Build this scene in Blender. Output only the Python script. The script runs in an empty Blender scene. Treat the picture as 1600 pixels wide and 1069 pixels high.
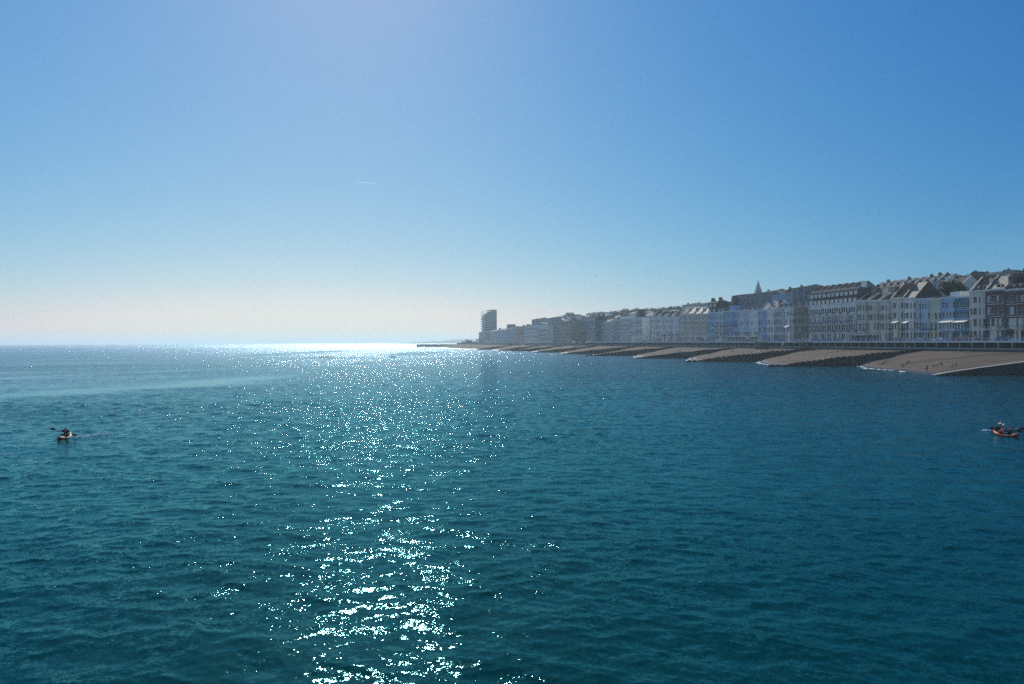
import bpy, bmesh, math, random
import numpy as np
from mathutils import Vector, Matrix
R = math.radians
rnd = random.Random(7)
scene = bpy.context.scene
COL = scene.collection

# ------------------------------------------------------------------ camera
H = 8.5
cam_data = bpy.data.cameras.new("camera")
cam_data.sensor_width = 36.0
cam_data.lens = 24.0
cam_data.clip_start = 0.1
cam_data.clip_end = 80000.0
cam = bpy.data.objects.new("camera", cam_data)
COL.objects.link(cam)
cam.matrix_world = Matrix.Translation((0, 0, H)) @ Matrix.Rotation(R(90), 4, 'X') @ Matrix.Rotation(R(-0.25), 4, 'Z')
scene.camera = cam
scene.view_settings.view_transform = 'Standard'
scene.view_settings.look = 'None'
scene.view_settings.gamma = 1.0
scene.view_settings.exposure = 0.0
scene.render.film_transparent = False

# ------------------------------------------------------------------ sky and sun
SUN_EL, SUN_AZ = 37.0, -12.5            # azimuth from +Y, negative to the left
world = bpy.data.worlds.new("World")
scene.world = world
world.use_nodes = True
wn = world.node_tree
bg = wn.nodes['Background']
sky = wn.nodes.new('ShaderNodeTexSky')
sky.sky_type = 'NISHITA'
sky.sun_disc = False
sky.sun_elevation = R(SUN_EL)
sky.sun_rotation = R(SUN_AZ)
sky.altitude = 0
sky.air_density = 1.0
sky.dust_density = 0.2
sky.ozone_density = 6.0
# the photograph's camera is contrasty: the sky is deeper and bluer away from the sun
def wmath(op, a, b):
    n = wn.nodes.new('ShaderNodeMath'); n.operation = op
    if op == 'SMOOTH_MIN': n.inputs[2].default_value = 1.5
    for i, v in enumerate((a, b)):
        if isinstance(v, (int, float)): n.inputs[i].default_value = v
        elif v is not None: wn.links.new(v, n.inputs[i])
    return n.outputs[0]
wtc = wn.nodes.new('ShaderNodeTexCoord')
wdot = wn.nodes.new('ShaderNodeVectorMath'); wdot.operation = 'DOT_PRODUCT'
_a, _e = R(-20), R(30)
wdot.inputs[1].default_value = (math.sin(_a) * math.cos(_e), math.cos(_a) * math.cos(_e), math.sin(_e))
wn.links.new(wtc.outputs['Generated'], wdot.inputs[0])
wsep = wn.nodes.new('ShaderNodeSeparateColor'); wn.links.new(sky.outputs[0], wsep.inputs[0])
wcmb = wn.nodes.new('ShaderNodeCombineColor')
wmr = wn.nodes.new('ShaderNodeMapRange'); wmr.interpolation_type = 'SMOOTHSTEP'
wmr.inputs['From Min'].default_value = 0.05; wmr.inputs['From Max'].default_value = 0.52
wn.links.new(wdot.outputs['Value'], wmr.inputs['Value']); wback = wmr.outputs['Result']
for i, (g, k, gain) in enumerate(((1.50, 2.5, 0.124), (0.92, 1.10, 0.296), (0.42, 0.56, 0.452))):
    v = wmath('MULTIPLY', wsep.outputs[i], 0.1)
    v = wmath('POWER', v, g)
    e = wmath('EXPONENT', wmath('MULTIPLY', wmath('MAXIMUM', wdot.outputs['Value'], 0.58), k), None)
    v = wmath('MULTIPLY', wmath('MULTIPLY', v, e), gain * 10)
    v = wmath('SMOOTH_MIN', v, (7.9, 8.5, 8.7)[i])
    # sky behind the viewer raised above the model to brighten shaded house fronts
    u = wmath('MULTIPLY', wsep.outputs[i], (1.35, 1.42, 1.35)[i])
    v = wmath('ADD', wmath('MULTIPLY', v, wback), wmath('MULTIPLY', u, wmath('SUBTRACT', 1.0, wback)))
    wn.links.new(v, wcmb.inputs[i])
wn.links.new(wcmb.outputs[0], bg.inputs['Color'])
bg.inputs['Strength'].default_value = 0.10

sun_data = bpy.data.lights.new("sun", 'SUN')
sun_data.energy = 4.6
sun_data.angle = R(0.53)
sun_data.color = (1.0, 0.95, 0.87)
sun = bpy.data.objects.new("sun", sun_data)
COL.objects.link(sun)
az, el = R(SUN_AZ), R(SUN_EL)
sdir = Vector((math.sin(az) * math.cos(el), math.cos(az) * math.cos(el), math.sin(el)))
sun.rotation_euler = sdir.to_track_quat('Z', 'Y').to_euler()

cy = scene.cycles
cy.use_denoising = False
cy.denoiser = 'OPENIMAGEDENOISE'
cy.denoising_input_passes = 'RGB_ALBEDO_NORMAL'
cy.denoising_prefilter = 'ACCURATE'
cy.use_adaptive_sampling = False
cy.max_bounces = 5
cy.diffuse_bounces = 2
cy.glossy_bounces = 3
cy.transmission_bounces = 2
cy.volume_bounces = 0
cy.transparent_max_bounces = 8
cy.sample_clamp_indirect = 4.0
cy.sample_clamp_direct = 0.0
cy.caustics_reflective = False
cy.caustics_refractive = False

# ------------------------------------------------------------------ helpers
def hor(x):
    return 538.0 - 0.0044 * x

class MB:
    """collects boxes, bars and sheets and links them as one mesh"""
    def __init__(s):
        s.v = []; s.f = []; s.m = []; s.cur = 0
    def add(s, vs, fs):
        o = len(s.v)
        s.v.extend([tuple(p) for p in vs])
        for f in fs:
            s.f.append(tuple(i + o for i in f)); s.m.append(s.cur)
    def quad(s, a, b, c, d):
        s.add([a, b, c, d], [(0, 1, 2, 3)])
    def box(s, x0, x1, y0, y1, z0, z1):
        s.add([(x0, y0, z0), (x1, y0, z0), (x1, y1, z0), (x0, y1, z0), (x0, y0, z1), (x1, y0, z1), (x1, y1, z1), (x0, y1, z1)],
              [(3, 2, 1, 0), (4, 5, 6, 7), (0, 1, 5, 4), (1, 2, 6, 5), (2, 3, 7, 6), (3, 0, 4, 7)])
    def prism(s, poly, z0, z1, top=True):
        n = len(poly)
        vs = [(p[0], p[1], z0) for p in poly] + [(p[0], p[1], z1) for p in poly]
        fs = [(i, (i + 1) % n, n + (i + 1) % n, n + i) for i in range(n)]
        if top:
            fs.append(tuple(range(n, 2 * n)))
        fs.append(tuple(reversed(range(n))))
        s.add(vs, fs)
    def profile_x(s, prof, x0, x1):
        """profile of (y,z) points pushed along x"""
        n = len(prof)
        vs = [(x0, p[0], p[1]) for p in prof] + [(x1, p[0], p[1]) for p in prof]
        fs = [(i, (i + 1) % n, n + (i + 1) % n, n + i) for i in range(n)]
        fs += [tuple(range(n, 2 * n)), tuple(reversed(range(n)))]
        s.add(vs, fs)
    def profile_y(s, prof, y0, y1):
        n = len(prof)
        vs = [(p[0], y0, p[1]) for p in prof] + [(p[0], y1, p[1]) for p in prof]
        fs = [(i, (i + 1) % n, n + (i + 1) % n, n + i) for i in range(n)]
        fs += [tuple(range(n, 2 * n)), tuple(reversed(range(n)))]
        s.add(vs, fs)
    def tube(s, a, b, r0, r1=None, n=8, caps=True):
        r1 = r0 if r1 is None else r1
        a = Vector(a); b = Vector(b); d = (b - a)
        if d.length < 1e-9: return
        d.normalize()
        u = d.orthogonal().normalized(); w = d.cross(u)
        vs = []
        for c, r in ((a, r0), (b, r1)):
            for i in range(n):
                t = 2 * math.pi * i / n
                vs.append(c + (u * math.cos(t) + w * math.sin(t)) * r)
        fs = [(i, (i + 1) % n, n + (i + 1) % n, n + i) for i in range(n)]
        if caps:
            fs += [tuple(range(n, 2 * n)), tuple(reversed(range(n)))]
        s.add(vs, fs)
    def build(s, name, mat, parent=None, smooth=False):
        me = bpy.data.meshes.new(name)
        me.from_pydata(s.v, [], s.f)
        mats = mat if isinstance(mat, (list, tuple)) else [mat]
        for m in mats: me.materials.append(m)
        if len(mats) > 1:
            me.polygons.foreach_set('material_index', s.m)
        if smooth:
            me.polygons.foreach_set('use_smooth', [True] * len(me.polygons))
        me.update()
        o = bpy.data.objects.new(name, me)
        COL.objects.link(o)
        if parent is not None: o.parent = parent
        return o

def tag(o, label=None, cat=None, group=None, kind=None):
    if label: o['label'] = label
    if cat: o['category'] = cat
    if group: o['group'] = group
    if kind: o['kind'] = kind
    return o

def empty(name, loc=(0, 0, 0), rz=0.0):
    o = bpy.data.objects.new(name, None)
    COL.objects.link(o)
    o.location = loc
    o.rotation_euler = (0, 0, rz)
    return o

def copy_tree(o, parent=None):
    c = o.copy(); COL.objects.link(c); c.parent = parent
    for ch in list(o.children):
        copy_tree(ch, c)
    return c

def link_copy(me, name, parent, loc=(0, 0, 0), rz=0.0, scale=(1, 1, 1)):
    o = bpy.data.objects.new(name, me); COL.objects.link(o)
    o.parent = parent; o.location = loc; o.rotation_euler = (0, 0, rz); o.scale = scale
    return o

ONES = 'first second third fourth fifth sixth seventh eighth ninth tenth eleventh twelfth thirteenth fourteenth fifteenth sixteenth seventeenth eighteenth nineteenth'.split()
def nth(n):
    if n <= 19: return ONES[n - 1]
    t = {2: 'twenty', 3: 'thirty', 4: 'forty', 5: 'fifty'}[n // 10]
    return (t[:-1] + 'ieth') if n % 10 == 0 else t + ' ' + ONES[n % 10 - 1]
MATS = {}
def mat(name, color, rough=0.75, var=0.12, scale=1.2, spec=0.35, bump=0.0, bscale=8.0, metallic=0.0, streak=0.0):
    """painted, cast or stony surface: base colour broken up by noise, weather streaks, light relief"""
    if name in MATS: return MATS[name]
    m = bpy.data.materials.new(name); m.use_nodes = True
    nt = m.node_tree; N = nt.nodes; L = nt.links
    b = N['Principled BSDF']
    b.inputs['Roughness'].default_value = rough
    b.inputs['Specular IOR Level'].default_value = spec
    b.inputs['Metallic'].default_value = metallic
    tc = N.new('ShaderNodeTexCoord')
    no = N.new('ShaderNodeTexNoise'); no.inputs['Scale'].default_value = scale
    no.inputs['Detail'].default_value = 5
    L.new(tc.outputs['Object'], no.inputs['Vector'])
    ramp = N.new('ShaderNodeMapRange')
    ramp.inputs['From Min'].default_value = 0.3; ramp.inputs['From Max'].default_value = 0.7
    ramp.inputs['To Min'].default_value = 1 - var; ramp.inputs['To Max'].default_value = 1 + var * 0.7
    L.new(no.outputs['Fac'], ramp.inputs['Value'])
    fac = ramp.outputs['Result']
    if streak > 0:
        mp = N.new('ShaderNodeMapping'); mp.inputs['Scale'].default_value = (2.2, 2.2, 0.14)
        L.new(tc.outputs['Object'], mp.inputs['Vector'])
        n2 = N.new('ShaderNodeTexNoise'); n2.inputs['Scale'].default_value = 1.6; n2.inputs['Detail'].default_value = 4
        L.new(mp.outputs['Vector'], n2.inputs['Vector'])
        r2 = N.new('ShaderNodeMapRange')
        r2.inputs['From Min'].default_value = 0.35; r2.inputs['From Max'].default_value = 0.65
        r2.inputs['To Min'].default_value = 1 - streak; r2.inputs['To Max'].default_value = 1.0
        L.new(n2.outputs['Fac'], r2.inputs['Value'])
        mu = N.new('ShaderNodeMath'); mu.operation = 'MULTIPLY'
        L.new(fac, mu.inputs[0]); L.new(r2.outputs['Result'], mu.inputs[1])
        fac = mu.outputs[0]
    vm = N.new('ShaderNodeVectorMath'); vm.operation = 'SCALE'
    vm.inputs[0].default_value = color[:3]
    L.new(fac, vm.inputs['Scale'])
    L.new(vm.outputs['Vector'], b.inputs['Base Color'])
    if bump > 0:
        nb = N.new('ShaderNodeTexNoise'); nb.inputs['Scale'].default_value = bscale; nb.inputs['Detail'].default_value = 4
        L.new(tc.outputs['Object'], nb.inputs['Vector'])
        bp = N.new('ShaderNodeBump'); bp.inputs['Strength'].default_value = bump; bp.inputs['Distance'].default_value = 0.1
        L.new(nb.outputs['Fac'], bp.inputs['Height'])
        L.new(bp.outputs['Normal'], b.inputs['Normal'])
    MATS[name] = m
    return m

# ------------------------------------------------------------------ haze: air between the pier and the far coast
def build_haze():
    mb = MB(); mb.box(-14000, 14000, -600, 14500, -9, 66)
    m = bpy.data.materials.new('haze_air'); m.use_nodes = True
    nt = m.node_tree
    for n in list(nt.nodes):
        if n.type == 'BSDF_PRINCIPLED': nt.nodes.remove(n)
    pv = nt.nodes.new('ShaderNodeVolumePrincipled')
    pv.inputs['Color'].default_value = (0.70, 0.91, 1.0, 1)
    pv.inputs['Density'].default_value = 0.00020
    pv.inputs['Anisotropy'].default_value = 0.38
    nt.links.new(pv.outputs[0], nt.nodes['Material Output'].inputs['Volume'])
    o = mb.build('haze', m)
    tag(o, 'thin pale sea haze filling the air over the bay and town', 'haze', kind='stuff')
build_haze()

# ------------------------------------------------------------------ the sea
def build_sea():
    rng = np.random.default_rng(11)
    rs = [9.0]
    while rs[-1] < 160: rs.append(rs[-1] * 1.0031)
    while rs[-1] < 13500: rs.append(rs[-1] * 1.0085)
    rs = np.array(rs); nr = len(rs)
    na = 1250
    th = np.linspace(R(-54), R(54), na)
    RR, TT = np.meshgrid(rs, th, indexing='ij')
    X = RR * np.sin(TT); Y = RR * np.cos(TT)
    spacing = np.maximum(RR * 0.0031 * 1.15, RR * (R(108) / na))
    # large scale patches: calmer slicks and rougher gusts
    def field(n, lmin, lmax, seed):
        g = np.random.default_rng(seed); f = np.zeros_like(X)
        for i in range(n):
            lam = math.exp(g.uniform(math.log(lmin), math.log(lmax)))
            a = g.uniform(0, math.pi); k = 2 * math.pi / lam
            f += np.sin(k * (X * math.cos(a) * 0.35 + Y * math.sin(a)) + g.uniform(0, 6.28))
        return f / math.sqrt(n / 2)
    gust = field(14, 60, 900, 3)
    patch = field(14, 12, 90, 4)
    amp = np.clip(1.0 + 0.13 * gust + 0.12 * patch, 0.5, 1.5)
    def slick(cx, cy, ang, L, W, depth):
        a = R(ang); dx = X - cx; dy = Y - cy
        u = dx * math.sin(a) + dy * math.cos(a); w = dx * math.cos(a) - dy * math.sin(a)
        w = w + 0.30 * W * patch + 0.25 * W * gust
        return 1 - depth * np.exp(-(u / L) ** 4 - (w / W) ** 2)
    amp *= slick(-76, 135, 18, 55, 10, 0.97)
    amp *= slick(-120, 190, 30, 60, 6, 0.5)
    amp *= slick(-178, 600, 0, 150, 19, 0.93)
    amp *= slick(-75, 530, 0, 90, 17, 0.75)
    amp *= slick(-57, 285, 10, 25, 11, 0.6)
    amp *= slick(-560, 900, 40, 300, 60, 0.5)
    Z = np.zeros_like(X); DX = np.zeros_like(X); DY = np.zeros_like(X); lost = np.zeros_like(X)
    ncomp = 120; mss = 0.021
    wind = R(12)                                    # travel direction away from / toward the viewer
    for i in range(ncomp):
        lam = math.exp(rng.uniform(math.log(0.22), math.log(7.0)))
        a = wind + rng.normal(0, 0.62)
        k = 2 * math.pi / lam
        wgt = (1.0 if lam < 1.5 else (1.5 / lam) ** 1.25)
        s2 = 2 * mss / ncomp * wgt
        A = math.sqrt(s2) / k
        fade = np.clip((lam / spacing - 2.6) / 2.6, 0, 1)
        ph = k * (X * math.sin(a) + Y * math.cos(a)) + rng.uniform(0, 6.28)
        h = np.sin(ph)
        Z += A * fade * h
        c = 1.7 * A * fade * np.cos(ph)              # crests drawn together, troughs widened
        DX += c * math.sin(a); DY += c * math.cos(a)
        lost += (1 - fade ** 2) * s2 * 0.5
    Z *= amp; DX *= amp; DY *= amp
    ripple = amp * np.sqrt(lost * np.clip(0.75 + 0.55 * np.log10(np.maximum(RR, 60) / 120), 0.6, 1.5) + 0.0038)            # slope left to the shader
    me = bpy.data.meshes.new('sea')
    nv = X.size
    co = np.empty((nv, 3), np.float32)
    co[:, 0] = (X + DX).ravel(); co[:, 1] = (Y + DY).ravel(); co[:, 2] = Z.ravel()
    i, j = np.meshgrid(np.arange(nr - 1), np.arange(na - 1), indexing='ij')
    v0 = (i * na + j).ravel()
    quads = np.stack([v0, v0 + 1, v0 + na + 1, v0 + na], 1).astype(np.int32)
    nf = len(quads)
    me.vertices.add(nv); me.vertices.foreach_set('co', co.ravel())
    me.loops.add(nf * 4); me.loops.foreach_set('vertex_index', quads.ravel())
    me.polygons.add(nf)
    me.polygons.foreach_set('loop_start', np.arange(0, nf * 4, 4, dtype=np.int32))
    me.polygons.foreach_set('loop_total', np.full(nf, 4, np.int32))
    me.polygons.foreach_set('use_smooth', np.ones(nf, bool))
    at = me.attributes.new('ripple', 'FLOAT', 'POINT')
    at.data.foreach_set('value', ripple.ravel().astype(np.float32))
    at = me.attributes.new('unresolved', 'FLOAT', 'POINT')
    at.data.foreach_set('value', (np.clip(np.log10(np.maximum(RR, 1) / 130) / 1.2, 0, 1) * np.clip((amp - 0.3) / 0.5, 0, 1)).ravel().astype(np.float32))
    me.update(calc_edges=True)
    m = bpy.data.materials.new('sea_water'); m.use_nodes = True
    nt = m.node_tree; N = nt.nodes; L = nt.links
    N.remove(N['Principled BSDF'])
    body = N.new('ShaderNodeBsdfDiffuse'); body.inputs['Color'].default_value = (0.0, 0.030, 0.029, 1)
    gl = N.new('ShaderNodeBsdfGlossy'); gl.distribution = 'GGX'; gl.inputs['Color'].default_value = (0.34, 0.72, 0.84, 1)
    fr = N.new('ShaderNodeFresnel'); fr.inputs['IOR'].default_value = 1.333
    ff = N.new('ShaderNodeFresnel'); ff.inputs['IOR'].default_value = 1.333
    ft = N.new('ShaderNodeMapRange'); ft.inputs['From Min'].default_value = 0.35; ft.inputs['From Max'].default_value = 0.95
    L.new(ff.outputs[0], ft.inputs['Value'])
    tn = N.new('ShaderNodeMix'); tn.data_type = 'RGBA'
    tn.inputs['A'].default_value = (0.22, 0.70, 0.76, 1); tn.inputs['B'].default_value = (0.60, 0.84, 1.0, 1)
    L.new(ft.outputs['Result'], tn.inputs['Factor']); L.new(tn.outputs['Result'], gl.inputs['Color'])
    mx = N.new('ShaderNodeMixShader')
    L.new(fr.outputs[0], mx.inputs[0]); L.new(body.outputs[0], mx.inputs[1]); L.new(gl.outputs[0], mx.inputs[2])
    L.new(mx.outputs[0], N['Material Output'].inputs['Surface'])
    ra = N.new('ShaderNodeAttribute'); ra.attribute_name = 'unresolved'
    rr = N.new('ShaderNodeMapRange'); rr.inputs['To Min'].default_value = 0.065; rr.inputs['To Max'].default_value = 0.26
    L.new(ra.outputs['Fac'], rr.inputs['Value']); L.new(rr.outputs['Result'], gl.inputs['Roughness'])
    geo = N.new('ShaderNodeNewGeometry')
    sep = N.new('ShaderNodeSeparateXYZ'); L.new(geo.outputs['Position'], sep.inputs[0])
    tot = None
    for sc, w in (((2.0, 3.0, 1), 0.8), ((7.5, 10.0, 1), 1.0), ((20, 27, 1), 1.1)):
        mp = N.new('ShaderNodeMapping'); mp.inputs['Scale'].default_value = sc
        mp.inputs['Rotation'].default_value = (0, 0, R(8))
        L.new(geo.outputs['Position'], mp.inputs['Vector'])
        no = N.new('ShaderNodeTexNoise'); no.inputs['Scale'].default_value = 1.0; no.inputs['Detail'].default_value = 1.0
        no.inputs['Roughness'].default_value = 0.38
        L.new(mp.outputs['Vector'], no.inputs['Vector'])
        su = N.new('ShaderNodeVectorMath'); su.operation = 'SUBTRACT'; su.inputs[1].default_value = (0.5, 0.5, 0.5)
        L.new(no.outputs['Color'], su.inputs[0])
        sm = N.new('ShaderNodeVectorMath'); sm.operation = 'SCALE'; sm.inputs['Scale'].default_value = w
        L.new(su.outputs['Vector'], sm.inputs[0])
        if tot is None: tot = sm.outputs['Vector']
        else:
            ad = N.new('ShaderNodeVectorMath'); ad.operation = 'ADD'
            L.new(tot, ad.inputs[0]); L.new(sm.outputs['Vector'], ad.inputs[1]); tot = ad.outputs['Vector']
    att = N.new('ShaderNodeAttribute'); att.attribute_name = 'ripple'
    gain = N.new('ShaderNodeMath'); gain.operation = 'MULTIPLY'; gain.inputs[1].default_value = 6.5
    pn = N.new('ShaderNodeTexNoise'); pn.inputs['Scale'].default_value = 0.55; pn.inputs['Detail'].default_value = 3
    L.new(geo.outputs['Position'], pn.inputs['Vector'])
    pr = N.new('ShaderNodeMapRange'); pr.interpolation_type = 'SMOOTHSTEP'
    pr.inputs['From Min'].default_value = 0.38; pr.inputs['From Max'].default_value = 0.68
    pr.inputs['To Min'].default_value = 0.6; pr.inputs['To Max'].default_value = 1.7
    L.new(pn.outputs['Fac'], pr.inputs['Value'])
    gm = N.new('ShaderNodeMath'); gm.operation = 'MULTIPLY'
    L.new(att.outputs['Fac'], gm.inputs[0]); L.new(pr.outputs['Result'], gm.inputs[1])
    L.new(gm.outputs[0], gain.inputs[0])
    sc2 = N.new('ShaderNodeVectorMath'); sc2.operation = 'SCALE'
    L.new(tot, sc2.inputs[0]); L.new(gain.outputs[0], sc2.inputs['Scale'])
    fl = N.new('ShaderNodeVectorMath'); fl.operation = 'MULTIPLY'; fl.inputs[1].default_value = (0.8, 1.0, 0)
    L.new(sc2.outputs['Vector'], fl.inputs[0])
    ad = N.new('ShaderNodeVectorMath'); ad.operation = 'ADD'
    L.new(geo.outputs['Normal'], ad.inputs[0]); L.new(fl.outputs['Vector'], ad.inputs[1])
    nn = N.new('ShaderNodeVectorMath'); nn.operation = 'NORMALIZE'
    L.new(ad.outputs['Vector'], nn.inputs[0])
    L.new(nn.outputs['Vector'], gl.inputs['Normal']); L.new(nn.outputs['Vector'], fr.inputs['Normal'])
    me.materials.append(m)
    o = bpy.data.objects.new('sea', me); COL.objects.link(o)
    tag(o, 'calm blue green sea with sun glitter reaching to the horizon', 'sea', kind='structure')
build_sea()

# ------------------------------------------------------------------ shore frame
# s runs along the sea wall away from the pier, D runs inland; both in metres
DS = Vector((-0.2134, 0.977, 0)); DN = Vector((0.977, 0.2134, 0))
THETA = math.atan2(DS.y, DS.x)
WALL_D, FRONT_D = 188.0, 215.0
DECK_Z, ROAD_Z = 8.2, 8.15
F = 24.0 / 36.0 * 1600

def pt(s, D, z=0.0):
    p = DS * s + DN * D
    return Vector((p.x, p.y, z))
def s_at(x, D):
    r = (x - 800.0) / F
    return D * (0.977 - 0.2134 * r) / (0.2134 + 0.977 * r)
def depth(s, D):
    return 0.2134 * D + 0.977 * s
def z_at(x, y, Y):
    return H + (hor(x) - y) * Y / F

class SMB(MB):
    """a mesh laid out along the shore: give points as (s, D, z)"""
    def build(s, name, mat, parent=None, smooth=False):
        s.v = [tuple(pt(a, b, c)) for a, b, c in s.v]
        return MB.build(s, name, mat, parent, smooth)

# ------------------------------------------------------------------ materials of the town
M = {}
def stucco(key, c, st=0.22): M[key] = mat('stucco_' + key, c, 0.8, 0.10, 0.5, streak=st)
stucco('cream', (0.72, 0.68, 0.60)); stucco('white', (0.80, 0.80, 0.79)); stucco('ivory', (0.64, 0.60, 0.50))
stucco('grey', (0.52, 0.53, 0.54)); stucco('pale_blue', (0.50, 0.62, 0.74)); stucco('light_blue', (0.30, 0.50, 0.72))
stucco('deep_blue', (0.04, 0.20, 0.36)); stucco('sea_blue', (0.22, 0.40, 0.62)); stucco('pale_yellow', (0.66, 0.62, 0.44))
stucco('pink', (0.58, 0.42, 0.38)); stucco('buff', (0.36, 0.31, 0.25)); stucco('dark_grey', (0.15, 0.17, 0.19))
stucco('trim', (0.82, 0.82, 0.80), 0.08)
def brick(key, c1, c2, mortar):
    m = bpy.data.materials.new('brick_' + key); m.use_nodes = True
    nt = m.node_tree; b = nt.nodes['Principled BSDF']; b.inputs['Roughness'].default_value = 0.85
    tc = nt.nodes.new('ShaderNodeTexCoord'); mp = nt.nodes.new('ShaderNodeMapping'); mp.inputs['Rotation'].default_value = (R(90), 0, 0)
    bt = nt.nodes.new('ShaderNodeTexBrick'); bt.inputs['Scale'].default_value = 2.2
    bt.inputs['Color1'].default_value = (*c1, 1); bt.inputs['Color2'].default_value = (*c2, 1); bt.inputs['Mortar'].default_value = (*mortar, 1)
    bt.inputs['Mortar Size'].default_value = 0.012
    nt.links.new(tc.outputs['Object'], mp.inputs[0]); nt.links.new(mp.outputs[0], bt.inputs['Vector'])
    no = nt.nodes.new('ShaderNodeTexNoise'); no.inputs['Scale'].default_value = 0.5; nt.links.new(tc.outputs['Object'], no.inputs['Vector'])
    mr = nt.nodes.new('ShaderNodeMapRange'); mr.inputs['To Min'].default_value = 0.6; mr.inputs['To Max'].default_value = 1.4
    nt.links.new(no.outputs['Fac'], mr.inputs['Value'])
    vm = nt.nodes.new('ShaderNodeVectorMath'); vm.operation = 'SCALE'
    nt.links.new(bt.outputs['Color'], vm.inputs[0]); nt.links.new(mr.outputs['Result'], vm.inputs['Scale'])
    nt.links.new(vm.outputs['Vector'], b.inputs['Base Color'])
    M['brick_' + key] = m
brick('red', (0.13, 0.035, 0.03), (0.09, 0.03, 0.026), (0.16, 0.12, 0.10))
brick('brown', (0.16, 0.09, 0.06), (0.12, 0.07, 0.05), (0.2, 0.17, 0.14))
def tiles(key, c, rough, spec=0.5):
    m = bpy.data.materials.new('roof_' + key); m.use_nodes = True
    nt = m.node_tree; b = nt.nodes['Principled BSDF']; b.inputs['Roughness'].default_value = rough
    b.inputs['Specular IOR Level'].default_value = spec
    tc = nt.nodes.new('ShaderNodeTexCoord')
    no = nt.nodes.new('ShaderNodeTexNoise'); no.inputs['Scale'].default_value = 1.3; no.inputs['Detail'].default_value = 6
    nt.links.new(tc.outputs['Object'], no.inputs['Vector'])
    wv = nt.nodes.new('ShaderNodeTexWave'); wv.bands_direction = 'Z'; wv.inputs['Scale'].default_value = 1.6
    wv.inputs['Distortion'].default_value = 1.5; nt.links.new(tc.outputs['Object'], wv.inputs['Vector'])
    a = nt.nodes.new('ShaderNodeMath'); a.operation = 'MULTIPLY_ADD'; a.inputs[1].default_value = 0.25
    nt.links.new(wv.outputs['Fac'], a.inputs[0]); nt.links.new(no.outputs['Fac'], a.inputs[2])
    mr = nt.nodes.new('ShaderNodeMapRange'); mr.inputs['From Min'].default_value = 0.3; mr.inputs['From Max'].default_value = 0.95
    mr.inputs['To Min'].default_value = 0.65; mr.inputs['To Max'].default_value = 1.35
    nt.links.new(a.outputs[0], mr.inputs['Value'])
    vm = nt.nodes.new('ShaderNodeVectorMath'); vm.operation = 'SCALE'; vm.inputs[0].default_value = c
    nt.links.new(mr.outputs['Result'], vm.inputs['Scale']); nt.links.new(vm.outputs['Vector'], b.inputs['Base Color'])
    bp = nt.nodes.new('ShaderNodeBump'); bp.inputs['Strength'].default_value = 0.25; bp.inputs['Distance'].default_value = 0.05
    nt.links.new(a.outputs[0], bp.inputs['Height']); nt.links.new(bp.outputs['Normal'], b.inputs['Normal'])
    M['roof_' + key] = m
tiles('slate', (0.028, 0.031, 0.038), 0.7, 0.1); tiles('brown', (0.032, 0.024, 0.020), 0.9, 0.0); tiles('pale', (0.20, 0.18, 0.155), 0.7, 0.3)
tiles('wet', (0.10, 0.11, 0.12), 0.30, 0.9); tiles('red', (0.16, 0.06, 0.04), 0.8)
M['lead'] = mat('lead_sheet', (0.20, 0.21, 0.22), 0.5, 0.15)
M['glass'] = mat('window_glass', (0.008, 0.012, 0.018), 0.10, 0.3, 0.7, spec=0.22)
M['curtain'] = mat('curtained_glass', (0.55, 0.56, 0.56), 0.4, 0.2, 0.9, spec=0.4)
M['frame'] = mat('painted_frame', (0.62, 0.62, 0.60), 0.5, 0.08)
M['iron'] = mat('black_iron', (0.02, 0.022, 0.026), 0.5, 0.2)
M['pot'] = mat('terracotta', (0.22, 0.10, 0.06), 0.8, 0.2)
M['awning'] = mat('awning_cloth', (0.62, 0.60, 0.55), 0.8, 0.08)
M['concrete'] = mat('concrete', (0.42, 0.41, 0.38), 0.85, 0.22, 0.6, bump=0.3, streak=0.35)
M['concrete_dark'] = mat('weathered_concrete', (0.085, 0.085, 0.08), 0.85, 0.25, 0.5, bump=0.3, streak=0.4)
M['green_paint'] = mat('green_paint', (0.24, 0.32, 0.22), 0.6, 0.2, 1.0)
M['rail_paint'] = mat('rail_paint', (0.62, 0.65, 0.65), 0.4, 0.12)
M['timber'] = mat('sea_worn_timber', (0.035, 0.032, 0.028), 0.8, 0.35, 0.8, bump=0.5, streak=0.3)
M['asphalt'] = mat('asphalt', (0.05, 0.05, 0.052), 0.85, 0.15)
M['paving'] = mat('paving', (0.22, 0.20, 0.18), 0.85, 0.15)
M['hill'] = mat('hillside_grass', (0.045, 0.07, 0.025), 0.95, 0.4, 0.08, spec=0.1)
M['steel'] = mat('scaffold_steel', (0.16, 0.15, 0.14), 0.5, 0.2)
M['mesh_cloth'] = mat('scaffold_boards', (0.13, 0.10, 0.08), 0.8, 0.3)

# ------------------------------------------------------------------ beach
GROYNES = [138, 200, 258, 319, 387, 447, 527, 600, 652, 749]
def shore_D(s):
    """distance inland of the waterline: sawtooth between groynes"""
    g = [0] + GROYNES + [830, 930, 1060, 1400]
    for a, b in zip(g, g[1:]):
        if a <= s < b: break
    t = (s - a) / (b - a)
    if a == 0: t = max(0.0, (s - 70) / 68.0)
    base, jag = 135.0, 27.0
    if s > 440: jag = 27 - 12 * min(1, (s - 440) / 200)
    if s > 560: base = 135.0 - 14 * min(1, (s - 560) / 300)
    if s > 700: base -= 8 * min(1, (s - 700) / 300)
    if s > 1190: base += (s - 1190) ** 1.5 * 0.12
    return base + jag * t ** 1.15 + 1.6 * math.sin(s * 0.13) * math.sin(math.pi * t)
def wall_D(s):
    if s < 560: return WALL_D
    if s < 700: return WALL_D - 22 * ((s - 560) / 140.0)
    return WALL_D - 22
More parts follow.
